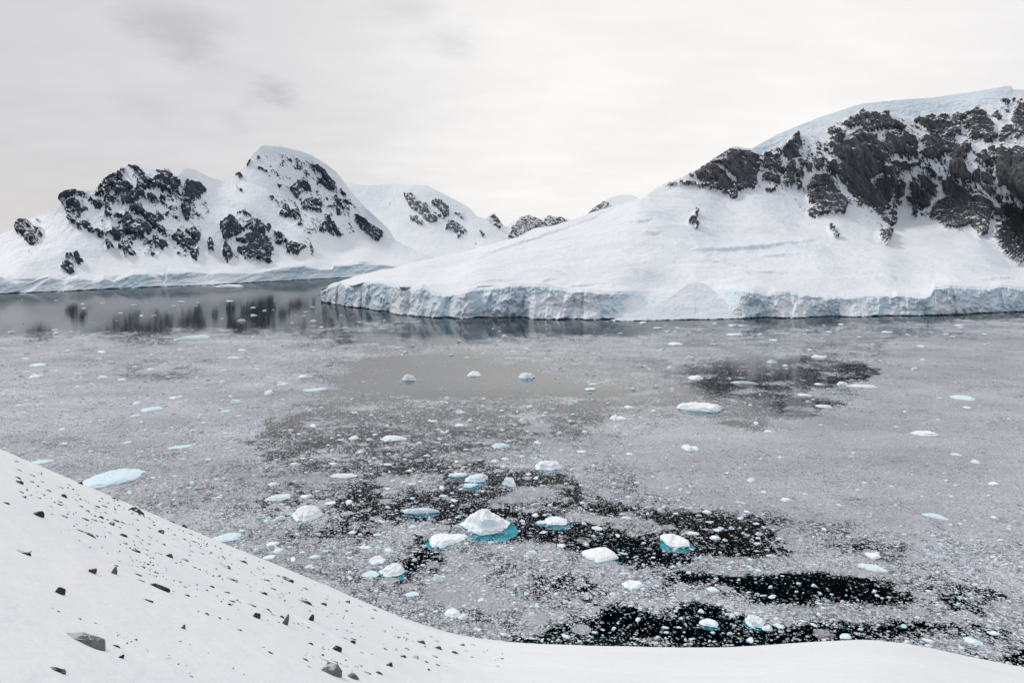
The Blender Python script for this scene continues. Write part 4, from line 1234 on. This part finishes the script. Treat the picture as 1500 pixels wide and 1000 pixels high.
BIG = [
    (710, 757, 62, 40, 'lump', 'large rounded white ice block wearing a wide turquoise underwater skirt', 1.5, 0.05),
    (880, 806, 42, 22, 'slab', 'chunky white floe with teal foot alone in black open water', 1.28, 0.0),
    (991, 787, 40, 20, 'wall', 'white floe with a sloping blue shoulder in the dark lead right of centre', 1.2, 0.1),
    (655, 783, 52, 22, 'wall', 'long two-level slab floe just below left of the largest ice block', 1.25, 0.25),
    (576, 831, 32, 20, 'lump', 'white tilted floe with bright teal underside nearest the foreground slope', 1.25, -0.1),
    (449, 748, 40, 23, 'peak', 'pale blue pyramid shaped floe among grey slush on the left', 1.1, 0.2),
    (1025, 595, 66, 14, 'slab', 'long flat white floe on black water beneath the right headland', 1.1, 0.0),
    (699, 697, 31, 16, 'peak', 'small double peaked white floe above the largest ice block', 1.1, 0.0),
    (688, 708, 20, 8, 'lump', 'low bluish floe touching the front of the double peaked floe', 1.3, 0.0),
    (803, 677, 38, 18, 'lump', 'white floe with a blue rim behind and right of the largest ice block', 1.25, 0.0),
    (616, 746, 46, 10, 'slab', 'thin plank-like white floe floating left of the largest ice block', 1.2, -0.1),
    (816, 759, 33, 14, 'lump', 'smooth white floe just right of the largest ice block', 1.2, 0.0),
    (793, 763, 15, 6, 'slab', 'tiny blue floe between the largest ice block and the smooth white floe', 1.3, 0.0),
    (747, 705, 19, 13, 'lump', 'small squarish white floe with teal edge right of the double peaked floe', 1.25, 0.0),
    (503, 694, 34, 9, 'peak', 'low pointed white floe at the left end of the dark lead', 1.1, 0.0),
    (670, 694, 27, 7, 'slab', 'flat white floe left of the double peaked floe', 1.2, 0.0),
    (158, 695, 74, 26, 'slab', 'big flat pale blue floe right behind the edge of the snow slope', 0, 0.45),
    (332, 783, 36, 14, 'lump', 'pale blue floe close behind the snow slope skyline', 0, 0.0),
    (58, 675, 27, 8, 'slab', 'small pale floe behind the upper left snow slope edge', 0, 0.0),
    (770, 549, 22, 10, 'peak', 'small white floe on the tan smooth water near a dark ice raft', 1.1, 0.0),
    (694, 547, 20, 7, 'lump', 'middle floe of three small ones on the tan smooth water', 0, 0.0),
    (600, 553, 18, 9, 'peak', 'leftmost floe of three small ones on the tan smooth water', 0, 0.0),
    (865, 569, 15, 5, 'slab', 'tiny flat floe at the right end of the tan smooth water', 0, 0.0),
    (906, 611, 22, 9, 'wall', 'small white floe in slush left of the long flat floe', 0, 0.0),
    (733, 649, 24, 12, 'lump', 'pale lumpy floe in mid-field slush above the dark central lead', 0, 0.0),
    (576, 640, 35, 9, 'peak', 'low two-part white floe at the lower edge of the brown-grey water', 0, 0.0),
    (408, 726, 31, 10, 'lump', 'rounded white floe up and left of the pale blue pyramid floe', 0, 0.0),
    (927, 851, 27, 14, 'wall', 'white floe with blue base in slush below the chunky teal footed floe', 1.2, 0.0),
    (664, 893, 22, 14, 'lump', 'white floe resting in slush close above the snow slope dip', 0, 0.0),
    (678, 901, 14, 10, 'lump', 'small floe touching the lower right of the floe near the slope dip', 0, 0.0),
    (641, 846, 12, 12, 'slab', 'small square white floe right of the tilted teal floe', 0, 0.0),
    (552, 818, 22, 12, 'wall', 'jagged white floe up and left of the tilted teal floe', 0, 0.0),
    (543, 837, 22, 11, 'lump', 'dull pale blue floe left of the tilted teal floe', 0, 0.0),
    (604, 867, 16, 9, 'slab', 'small pale floe below the tilted teal floe', 0, 0.0),
    (1279, 811, 18, 9, 'slab', 'upper small floe of a pair in the right slush', 0, 0.0),
    (1278, 828, 28, 11, 'wall', 'lower bluish floe of a pair in the right slush', 0, 0.0),
    (1371, 754, 27, 8, 'lump', 'solitary pale floe in the smooth grey slush far right', 0, 0.0),
    (1353, 633, 31, 8, 'lump', 'solitary low floe in the wide grey slush field on the right', 0, 0.0),
    (1410, 580, 26, 8, 'peak', 'pale floe in grey slush below the tall rock wall', 0, 0.0),
    (1012, 654, 25, 11, 'wall', 'white floe in slush below the long flat floe', 0, 0.0),
    (1090, 560, 30, 5, 'slab', 'flat white floe on dark grey water right of a smaller floe', 0, 0.0),
    (1019, 552, 22, 7, 'peak', 'small white floe on dark grey water above the long flat floe', 0, 0.0),
    (1199, 522, 18, 5, 'slab', 'small flat floe near the right end of the dark grey water', 0, 0.0),
    (1265, 566, 32, 5, 'slab', 'narrow flat floe at the right tip of the dark grey water', 0, 0.0),
    (1207, 593, 20, 6, 'lump', 'small floe at the right tip of the black speckled water', 0, 0.0),
    (1179, 578, 18, 4, 'slab', 'thin floe between dark grey and black speckled water', 0, 0.0),
    (1105, 906, 24, 17, 'lump', 'rounded white floe on the dark shallows near the snow edge', 1.1, 0.0),
    (1040, 909, 23, 11, 'lump', 'flat topped white floe left of the rounded floe on the dark shallows', 1.1, 0.0),
    (1123, 917, 13, 9, 'lump', 'small white floe right of the rounded floe on the dark shallows', 0, 0.0),
    (1044, 861, 16, 8, 'lump', 'small domed floe at the left tip of the black water pool', 0, 0.0),
    (1424, 935, 18, 10, 'lump', 'white floe on dark water close to the lower right snow edge', 0, 0.0),
    (282, 495, 41, 6, 'slab', 'flat white floe at the front edge of the left reflecting water', 0, 0.0),
    (335, 419, 34, 5, 'slab', 'flat snow white floe below the far left glacier front', 0, 0.0),
    (462, 569, 34, 7, 'slab', 'pale blue flat floe left of the tan smooth water', 0, 0.0),
    (447, 550, 17, 6, 'lump', 'small white floe in a dark gap left of the tan smooth water', 0, 0.0),
    (224, 597, 25, 9, 'slab', 'pale blue floe in the left slush field', 0, 0.2),
    (266, 653, 26, 7, 'slab', 'pale floe in the slush right of the big flat pale blue floe', 0, 0.1),
    (988, 503, 20, 5, 'slab', 'small floe below the snow cone of the headland', 0, 0.0),
    (1075, 490, 24, 4, 'slab', 'narrow floe in front of the right glacier front', 0, 0.0),
    (1015, 779, 16, 6, 'lump', 'small white floe touching the right of the blue shouldered floe', 0, 0.0),
    (868, 562, 10, 3, 'slab', 'speck of white floe behind the tan smooth water', 0, 0.0),
]
occupied = []
for i, (px, py, wd, hg, kd, lab, sub, rot) in enumerate(BIG):
    floe(px, py, wd, hg, kd, 101 + i * 7, lab, sub, rot)
    occupied.append((px, py, wd))

# smaller floes that nothing tells apart, spread as in the photograph
floe_lib = [berg_mesh('ice_floe', 900 + k, ('lump', 'slab', 'peak', 'wall')[k % 4], 24, 7) for k in range(16)]
ZONES = [  # x0, x1, y0, y1, count, smallest, largest width in px, label
    (60, 480, 440, 485, 22, 5, 13, 'little white floe on the still water before the left mountain'),
    (20, 420, 510, 660, 30, 7, 18, 'small pale floe scattered in the left slush field'),
    (430, 720, 590, 700, 44, 5, 15, 'small white floe scattered in the brownish middle water'),
    (720, 960, 590, 700, 20, 6, 16, 'small floe scattered in the middle slush'),
    (380, 680, 700, 850, 40, 6, 17, 'small floe scattered left of the largest ice block'),
    (760, 1180, 690, 850, 40, 6, 16, 'small floe scattered in the dark central leads'),
    (700, 1480, 860, 945, 56, 5, 15, 'small white floe scattered on the near dark shallows'),
    (1000, 1490, 500, 800, 26, 6, 17, 'small pale floe scattered in the right slush'),
    (900, 1480, 472, 498, 22, 6, 15, 'small flat floe lying off the right glacier front'),
]
for (xa, xb, ya, yb, n_, wa, wb, lab) in ZONES:
    k = 0
    tries = 0
    while k < n_ and tries < 2000:
        tries += 1
        px, py = random.uniform(xa, xb), random.uniform(ya, yb)
        wd = wa + (wb - wa) * random.random() ** 2.2
        if py < float((shore_R(px) if px > 478 else shore_L(px))) + 5:
            continue
        if py > np.interp(px, sil[:, 0], sil[:, 1]) - 6:
            continue
        if any(abs(px - q[0]) < 0.55 * (wd + q[2]) and abs(py - q[1]) < 0.30 * (wd + q[2]) for q in occupied):
            continue
        occupied.append((px, py, wd))
        hg = wd * random.uniform(0.25, 0.5) * (0.55 if py < 520 else 1.0)
        floe(px, py, wd, hg, 'lump', 0, lab, 0, random.uniform(0, 6.28) if random.random() < .5 else random.uniform(-.3, .3), lab.replace('floe', 'floes') + ' group', random.choice(floe_lib), random.uniform(0.55, 0.95))
        k += 1


# ------------------------------------------------------------------ brash: what nobody could count
def brash(n, n2):
    rng = np.random.default_rng(77)
    px = rng.uniform(-120, 1620, n)
    py = 415 + 575 * rng.random(n) ** 0.75
    sh = np.where(px > 478, shore_R(px), shore_L(px))
    ok = (py > sh + 2.5) & (py < np.interp(px, sil[:, 0], sil[:, 1]) + 14)
    px, py = px[ok], py[ok]
    D = water_D(py)
    rx, _ = ray(px, py)
    X, Y = rx * D, D
    Pw_ = np.stack([X, Y, 0 * X], -1)
    nr_ = np.clip(D / 400.0, 0.5, 1.6)
    cv_ = SL(px + wander(Pw_, 21.0) * 46 / nr_, py + wander(Pw_, 22.0) * 20 / nr_)
    cv_ = cv_ + sstep(cv_, 0.04, 0.11) * (1 - sstep(cv_, 0.45, 0.6)) * 1.8 * np.maximum(fbm(Pw_, (24, 17, 1), 5, 0.62, seed=26.0) - 0.05, 0)
    clump = fbm(Pw_, 14.0, 4, 0.6, seed=31.0)
    prob = np.clip(0.01 + 0.95 * cv_ + (1.5 * clump - 0.1) * (0.16 + cv_), 0.008, 1.0)
    prob *= np.where(cv_ > 0.68, 0.22, 1.0) * np.interp(D, [150, 300, 700], [1.0, 0.85, 0.55])
    ok = rng.random(len(px)) < prob
    X, Y, D = X[ok], Y[ok], D[ok]
    m1 = len(X)
    # larger bits
    px2 = rng.uniform(-120, 1620, n2)
    py2 = 425 + 560 * rng.random(n2) ** 0.7
    sh2 = np.where(px2 > 478, shore_R(px2), shore_L(px2))
    D2 = water_D(py2)
    X2 = ray(px2, py2)[0] * D2
    P2 = np.stack([X2, D2, 0 * X2], -1)
    nr2 = np.clip(D2 / 400.0, 0.5, 1.6)
    c2 = SL(px2 + wander(P2, 21.0) * 46 / nr2, py2 + wander(P2, 22.0) * 20 / nr2)
    pr2 = np.clip(0.40 + 0.4 * c2 + 0.9 * fbm(P2, 22.0, 3, 0.6, seed=33.0), 0.05, 1) * np.where(c2 > 0.68, 0.35, 1.0) * np.where((c2 < 0.08) & (py2 < 620), 0.25, 1.0) * np.where(px2 > 1050, np.interp(py2, [600, 800], [0.35, 1.0]), 1.0)
    ok = (py2 > sh2 + 3) & (py2 < np.interp(px2, sil[:, 0], sil[:, 1]) + 10) & (rng.random(n2) < pr2)
    X, Y, D = np.concatenate([X, X2[ok]]), np.concatenate([Y, D2[ok]]), np.concatenate([D, D2[ok]])
    m = len(X)
    s = D / 1000.0
    size = np.clip((0.9 + 1.1 * rng.random(m) ** 2.0 + 4.2 * rng.random(m) ** 11) * s * 1.15, 0.20, 2.6)
    big_ = np.arange(m) >= m1
    size = np.where(big_, (2.6 + 6.5 * rng.random(m) ** 3.2) * s * 1.2, size)
    K = 6
    th = (np.arange(K)[None] + rng.uniform(-0.35, 0.35, (m, K))) * (2 * math.pi / K) + rng.uniform(0, 6.28, (m, 1))
    rad = size[:, None] * rng.uniform(0.32, 0.62, (m, K))
    asp = rng.uniform(0.55, 1.0, (m, 1))
    cx_, sx_ = np.cos(th) * rad, np.sin(th) * rad * asp
    hgt = (size * rng.uniform(0.06, 0.34, m))[:, None]
    ring0 = np.stack([X[:, None] + cx_, Y[:, None] + sx_, np.full((m, K), -0.06)], -1)
    sh_ = rng.uniform(0.55, 0.92, (m, 1))
    ring1 = np.stack([X[:, None] + cx_ * sh_, Y[:, None] + sx_ * sh_, hgt * rng.uniform(0.5, 1.1, (m, K))], -1)
    ctr = np.stack([X[:, None], Y[:, None], hgt * 1.15], -1)
    V = np.concatenate([ring0, ring1, ctr], 1)
    base_ = (np.arange(m) * (2 * K + 1))[:, None]
    k0 = np.arange(K)[None]
    k1 = (k0 + 1) % K
    q = np.stack([base_ + k0, base_ + k1, base_ + K + k1, base_ + K + k0], -1).reshape(-1, 4)
    tr_ = np.stack([base_ + K + k0, base_ + K + k1, base_ + 2 * K + 0 * k0], -1).reshape(-1, 3)
    tv = rng.random(m)
    tv = np.where(big_, np.where(tv < 0.22, 1.0, np.where(tv < 0.4, 0.45, 0.88)), tv)
    tone = np.repeat(tv[:, None], 2 * K + 1, 1)
    me = mesh_np('brash_ice', V, q, tr_, M_brash, {'tone': tone}, False)
    return link('brash_ice', me, kind='stuff', label='countless small broken ice pieces drifting over the bay')


brash(95000, 12000)


# ------------------------------------------------------------------ stones on the near slope
def stone_mesh(seed, kind, mat):
    rng = random.Random(seed)
    bm = bmesh.new()
    sc = {'slab': (1.0, 0.55, 0.30), 'wedge': (0.8, 0.5, 0.75), 'spike': (0.5, 0.45, 1.1), 'boulder': (0.8, 0.75, 0.7), 'shard': (1.0, 0.4, 0.35)}[kind]
    for _ in range(15):
        v = Vector((rng.gauss(0, 1), rng.gauss(0, 1), rng.gauss(0, 1))).normalized() * rng.uniform(0.75, 1.05)
        if kind == 'spike':
            k = 1 - 0.55 * max(v.z, 0)
            v.x *= k
            v.y *= k
        bm.verts.new((v.x * sc[0], v.y * sc[1], v.z * sc[2]))
    if kind == 'boulder':
        for _ in range(16):
            v = Vector((rng.gauss(0, 1), rng.gauss(0, 1), rng.gauss(0, 1))).normalized()
            bm.verts.new((v.x * sc[0], v.y * sc[1], v.z * sc[2]))
    r = bmesh.ops.convex_hull(bm, input=bm.verts)
    bmesh.ops.delete(bm, geom=list({g for g in r['geom_interior'] + r['geom_unused'] if isinstance(g, bmesh.types.BMVert)}), context='VERTS')
    bmesh.ops.triangulate(bm, faces=bm.faces)
    bmesh.ops.bevel(bm, geom=bm.edges[:], offset=0.03, segments=1, affect='EDGES')
    bmesh.ops.triangulate(bm, faces=bm.faces)
    bmesh.ops.subdivide_edges(bm, edges=bm.edges, cuts=2, use_grid_fill=True)
    co = np.array([v.co for v in bm.verts])
    d = 0.16 * fbm(co, 0.55, 4, 0.6, True, seed * 0.71) + 0.05 * fbm(co * (0.5, 1, 2.2), 0.25, 3, 0.6, True, seed * 0.31)
    bm.normal_update()
    for v, dd in zip(bm.verts, d):
        v.co += v.normal * float(dd) * 0.6 * min(sc) / 0.5
    bmesh.ops.recalc_face_normals(bm, faces=bm.faces)
    me = bpy.data.meshes.new('rock')
    bm.to_mesh(me)
    bm.free()
    me.materials.append(mat)
    return me


def place_stone(px, py, wpx, me, label, group=None, tall=1.0, slant=0.62, sink=0.35, jit=0.0):
    p, r = on_slope(px, py)
    p2, _ = on_slope(px + 2.0, py + 2.0 * slant)
    d = (p2 - p).normalized() if (p2 - p).length > 1e-4 else Vector((1, 0, 0))
    e_ = 0.4
    gx = float(ground_z(np.array([p.x + e_]), np.array([p.y]))[0]) - p.z
    gy = float(ground_z(np.array([p.x]), np.array([p.y + e_]))[0]) - p.z
    nrm = Vector((-gx / e_, -gy / e_, 1.0)).normalized()
    nrm = (nrm + Vector((0, 0, 0.6))).normalized()
    xax = (d - nrm * d.dot(nrm)).normalized()
    yax = nrm.cross(xax)
    m = Matrix((xax, yax, nrm)).transposed()
    rng_ = (p - Vector((0, 0, H))).length
    size = wpx * rng_ / 1000.0 / 1.65
    o = link('rock', me, label=label, category='rock', group=group)
    o.rotation_euler = (m @ Matrix.Rotation(jit, 3, 'Z')).to_euler()
    o.location = p - nrm * (size * sink * 0.3)
    o.scale = (size, size, size * tall)
    return o


STONES = [
    (124, 946, 56, 'slab', 'g', 'largest long cracked grey slab lying on the lower left snow', 1.1),
    (89, 878, 17, 'wedge', 'b', 'pale brown wedge stone standing alone above the largest slab', 1.3),
    (82, 983, 24, 'shard', 'd', 'dark stone with a thin tail at the lower left frame edge', 1.0),
    (177, 968, 10, 'wedge', 'd', 'small dark upright stone right of the largest slab, the lower of two', 1.2),
    (170, 953, 11, 'shard', 'd', 'small dark stone right of the largest slab, the upper of two', 1.0),
    (56, 761, 19, 'wedge', 'd', 'dark lump of stone on the upper left snow', 0.9),
    (33, 818, 21, 'shard', 'd', 'dark sliver of stone at left below the upper dark lump', 0.9),
    (124, 786, 32, 'shard', 'd', 'long broken streak of dark stone left of mid slope', 0.8),
    (168, 847, 15, 'spike', 'g', 'tall grey spike of stone on mid slope', 1.2),
    (136, 848, 17, 'wedge', 'b', 'brownish stone just left of the tall grey spike', 0.8),
    (232, 870, 30, 'slab', 'd', 'dark ribbed block with a rounded left end at mid slope', 1.1),
    (206, 859, 11, 'shard', 'd', 'small dark shard touching the ribbed block from above', 0.8),
    (217, 888, 13, 'shard', 'd', 'small dark shard below the ribbed block', 0.8),
    (269, 929, 11, 'spike', 'g', 'small pointed stone alone on the lower mid slope', 0.9),
    (418, 923, 15, 'spike', 'g', 'upright grey stone that narrows downward in the lower stone field', 1.5),
    (376, 912, 21, 'wedge', 'b', 'grey brown stone up and left of the upright grey stone', 0.8),
    (457, 914, 18, 'wedge', 'd', 'dark crumbly stone right of the upright grey stone', 1.2),
    (485, 991, 29, 'boulder', 'g', 'rounded grey boulder at the bottom frame edge', 1.1),
    (517, 998, 16, 'boulder', 'g', 'smaller rounded stone right of the bottom boulder', 0.9),
    (318, 827, 42, 'shard', 'b', 'long brown strip of rubble along the middle of the slope', 0.6),
    (192, 743, 38, 'shard', 'd', 'long black stone rib on the upper skyline of the slope', 0.8),
    (118, 708, 14, 'wedge', 'd', 'black stone on the skyline nearest the big pale blue floe', 0.8),
    (168, 730, 17, 'shard', 'd', 'black stone on the skyline left of the long black rib', 0.8),
    (250, 758, 14, 'shard', 'd', 'black stone on the skyline right of the long black rib', 0.8),
    (269, 765, 13, 'wedge', 'd', 'black knob of stone on the skyline below the small pale floe', 0.8),
    (285, 792, 16, 'shard', 'd', 'dark flat stone just under the skyline in mid slope', 0.8),
    (353, 822, 24, 'shard', 'd', 'dark arched stone under the skyline right of the brown rubble', 0.8),
    (416, 848, 28, 'shard', 'd', 'dark arched stone under the skyline above the lower stone field', 0.8),
    (163, 771, 14, 'wedge', 'd', 'dark jagged stone in the upper stone streak', 0.9),
    (26, 701, 12, 'shard', 'd', 'dark stone at the upper left end of the slope', 0.9),
    (493, 961, 20, 'wedge', 'd', 'dark stone above the bottom boulder', 0.8),
    (446, 887, 26, 'shard', 'b', 'brown jagged stone row in the lower stone field', 0.8),
    (474, 890, 14, 'wedge', 'b', 'small brown stone right of the brown jagged row', 0.7),
    (596, 955, 14, 'shard', 'd', 'dark stone at the right end of the stone field', 0.8),
    (570, 984, 15, 'wedge', 'd', 'dark stone near the bottom edge right of the boulder', 0.8),
    (517, 950, 13, 'wedge', 'd', 'dark oval stone above and right of the bottom boulder', 0.8),
    (638, 967, 17, 'shard', 'd', 'dark streaky stones near the right end of the stone field', 0.6),
    (729, 980, 7, 'wedge', 'd', 'last tiny stone far right on the lower snow', 0.8),
    (10, 745, 13, 'shard', 'd', 'dark stone at the left frame edge', 0.8),
]
MATS = {'d': M_stone, 'g': M_stone_grey, 'b': M_stone_brown}
taken = []
for i, (px, py, wd, kd, mk, lab, tl) in enumerate(STONES):
    place_stone(px, py, wd, stone_mesh(40 + i, kd, MATS[mk]), lab, None, tl, 0.45 if kd in ('slab', 'shard') else 0.2)
    taken.append((px, py, wd))
lib = [stone_mesh(300 + k, ('shard', 'shard', 'slab', 'wedge', 'shard', 'wedge')[k % 6], (M_stone, M_stone, M_stone, M_stone_brown)[k % 4]) for k in range(16)]
# streaks that follow the fall of the slope: the larger stones one by one, the gravel as one mass
spots = []
while len(spots) < 1150:
    u = random.random() ** 0.8
    px = 5 + u * 690
    sk = float(np.interp(px, sil[:, 0], sil[:, 1]))
    off = 3 + abs(random.gauss(0, 1)) * (26 + 50 * u) if random.random() > 0.22 else random.uniform(4, 230)
    py = sk + off
    if px > 560 and off < 14:
        continue
    n_ = random.choice((2, 3, 4, 6, 9, 14, 24, 40))
    sl = 0.50 - 0.25 * u
    wbase = 3.8 + 9.5 * random.random() ** 2.2
    for k_ in range(n_):
        d_ = random.gauss(0, 1) * (6 + 6.0 * n_ ** 0.62)
        qx, qy = px + d_, py + d_ * sl + random.gauss(0, 1.0 + 0.07 * n_)
        if 2 < qx < 740 and qy < 997 and qy > np.interp(qx, sil[:, 0], sil[:, 1]) + 3:
            spots.append((qx, qy, wbase * random.uniform(0.35, 1.4)))
spots.sort(key=lambda q: -q[2])
cnt = 0
gravel = []
for px, py, wd in spots:
    wd = min(wd * 1.2, 16)
    near_ = any(abs(px - q[0]) < 0.5 * (wd + q[2]) and abs(py - q[1]) < 0.32 * (wd + q[2]) for q in taken)
    if cnt < 250 and wd > 3.4:
        if near_:
            continue
        taken.append((px, py, wd))
        place_stone(px, py, wd, random.choice(lib), 'small dark stone poking through the snow of the near slope', 'small stones on the near slope', random.uniform(0.45, 0.9), random.uniform(0.3, 0.6), 0.55, random.uniform(-0.3, 0.3))
        cnt += 1
    else:
        gravel.append((px, py, min(wd, 6.5)))
gv, gf = [], []
for px, py, wd in gravel:
    p, r = on_slope(px, py)
    p2, _ = on_slope(px + 2.0, py + 0.8)
    d = (p2 - p).normalized()
    sd_ = d.cross(Vector((0.45, 0.55, 0.8))).normalized()
    upv = Vector((0.3, 0.4, 0.85)).normalized()
    sz_ = wd * (p - Vector((0, 0, H))).length / 1000.0 * 0.5
    b0 = len(gv)
    m_ = 6
    for q in range(m_):
        a0 = q * 2 * math.pi / m_ + random.uniform(-.3, .3)
        rr_ = sz_ * random.uniform(0.6, 1.15)
        gv.append(p + d * (math.cos(a0) * rr_ * 1.5) + sd_ * (math.sin(a0) * rr_ * 0.55) - upv * 0.04)
    for q in range(3):
        gv.append(p + d * (random.uniform(-.5, .5) * sz_) + sd_ * (random.uniform(-.3, .3) * sz_) + upv * (sz_ * random.uniform(0.25, 0.7)))
    t0, t1, t2 = b0 + 6, b0 + 7, b0 + 8
    for q in range(m_):
        gf.append((b0 + q, b0 + (q + 1) % m_, (t0, t0, t1, t1, t2, t2)[q]))
    gf += [(b0 + 2, t1, t0), (b0 + 4, t2, t1), (b0, t0, t2), (t0, t1, t2)]
link('gravel', mesh_np('gravel', np.array([tuple(v) for v in gv]), None, gf, M_stone, None, False), kind='stuff', label='fine dark gravel strewn in streaks over the near snow slope')
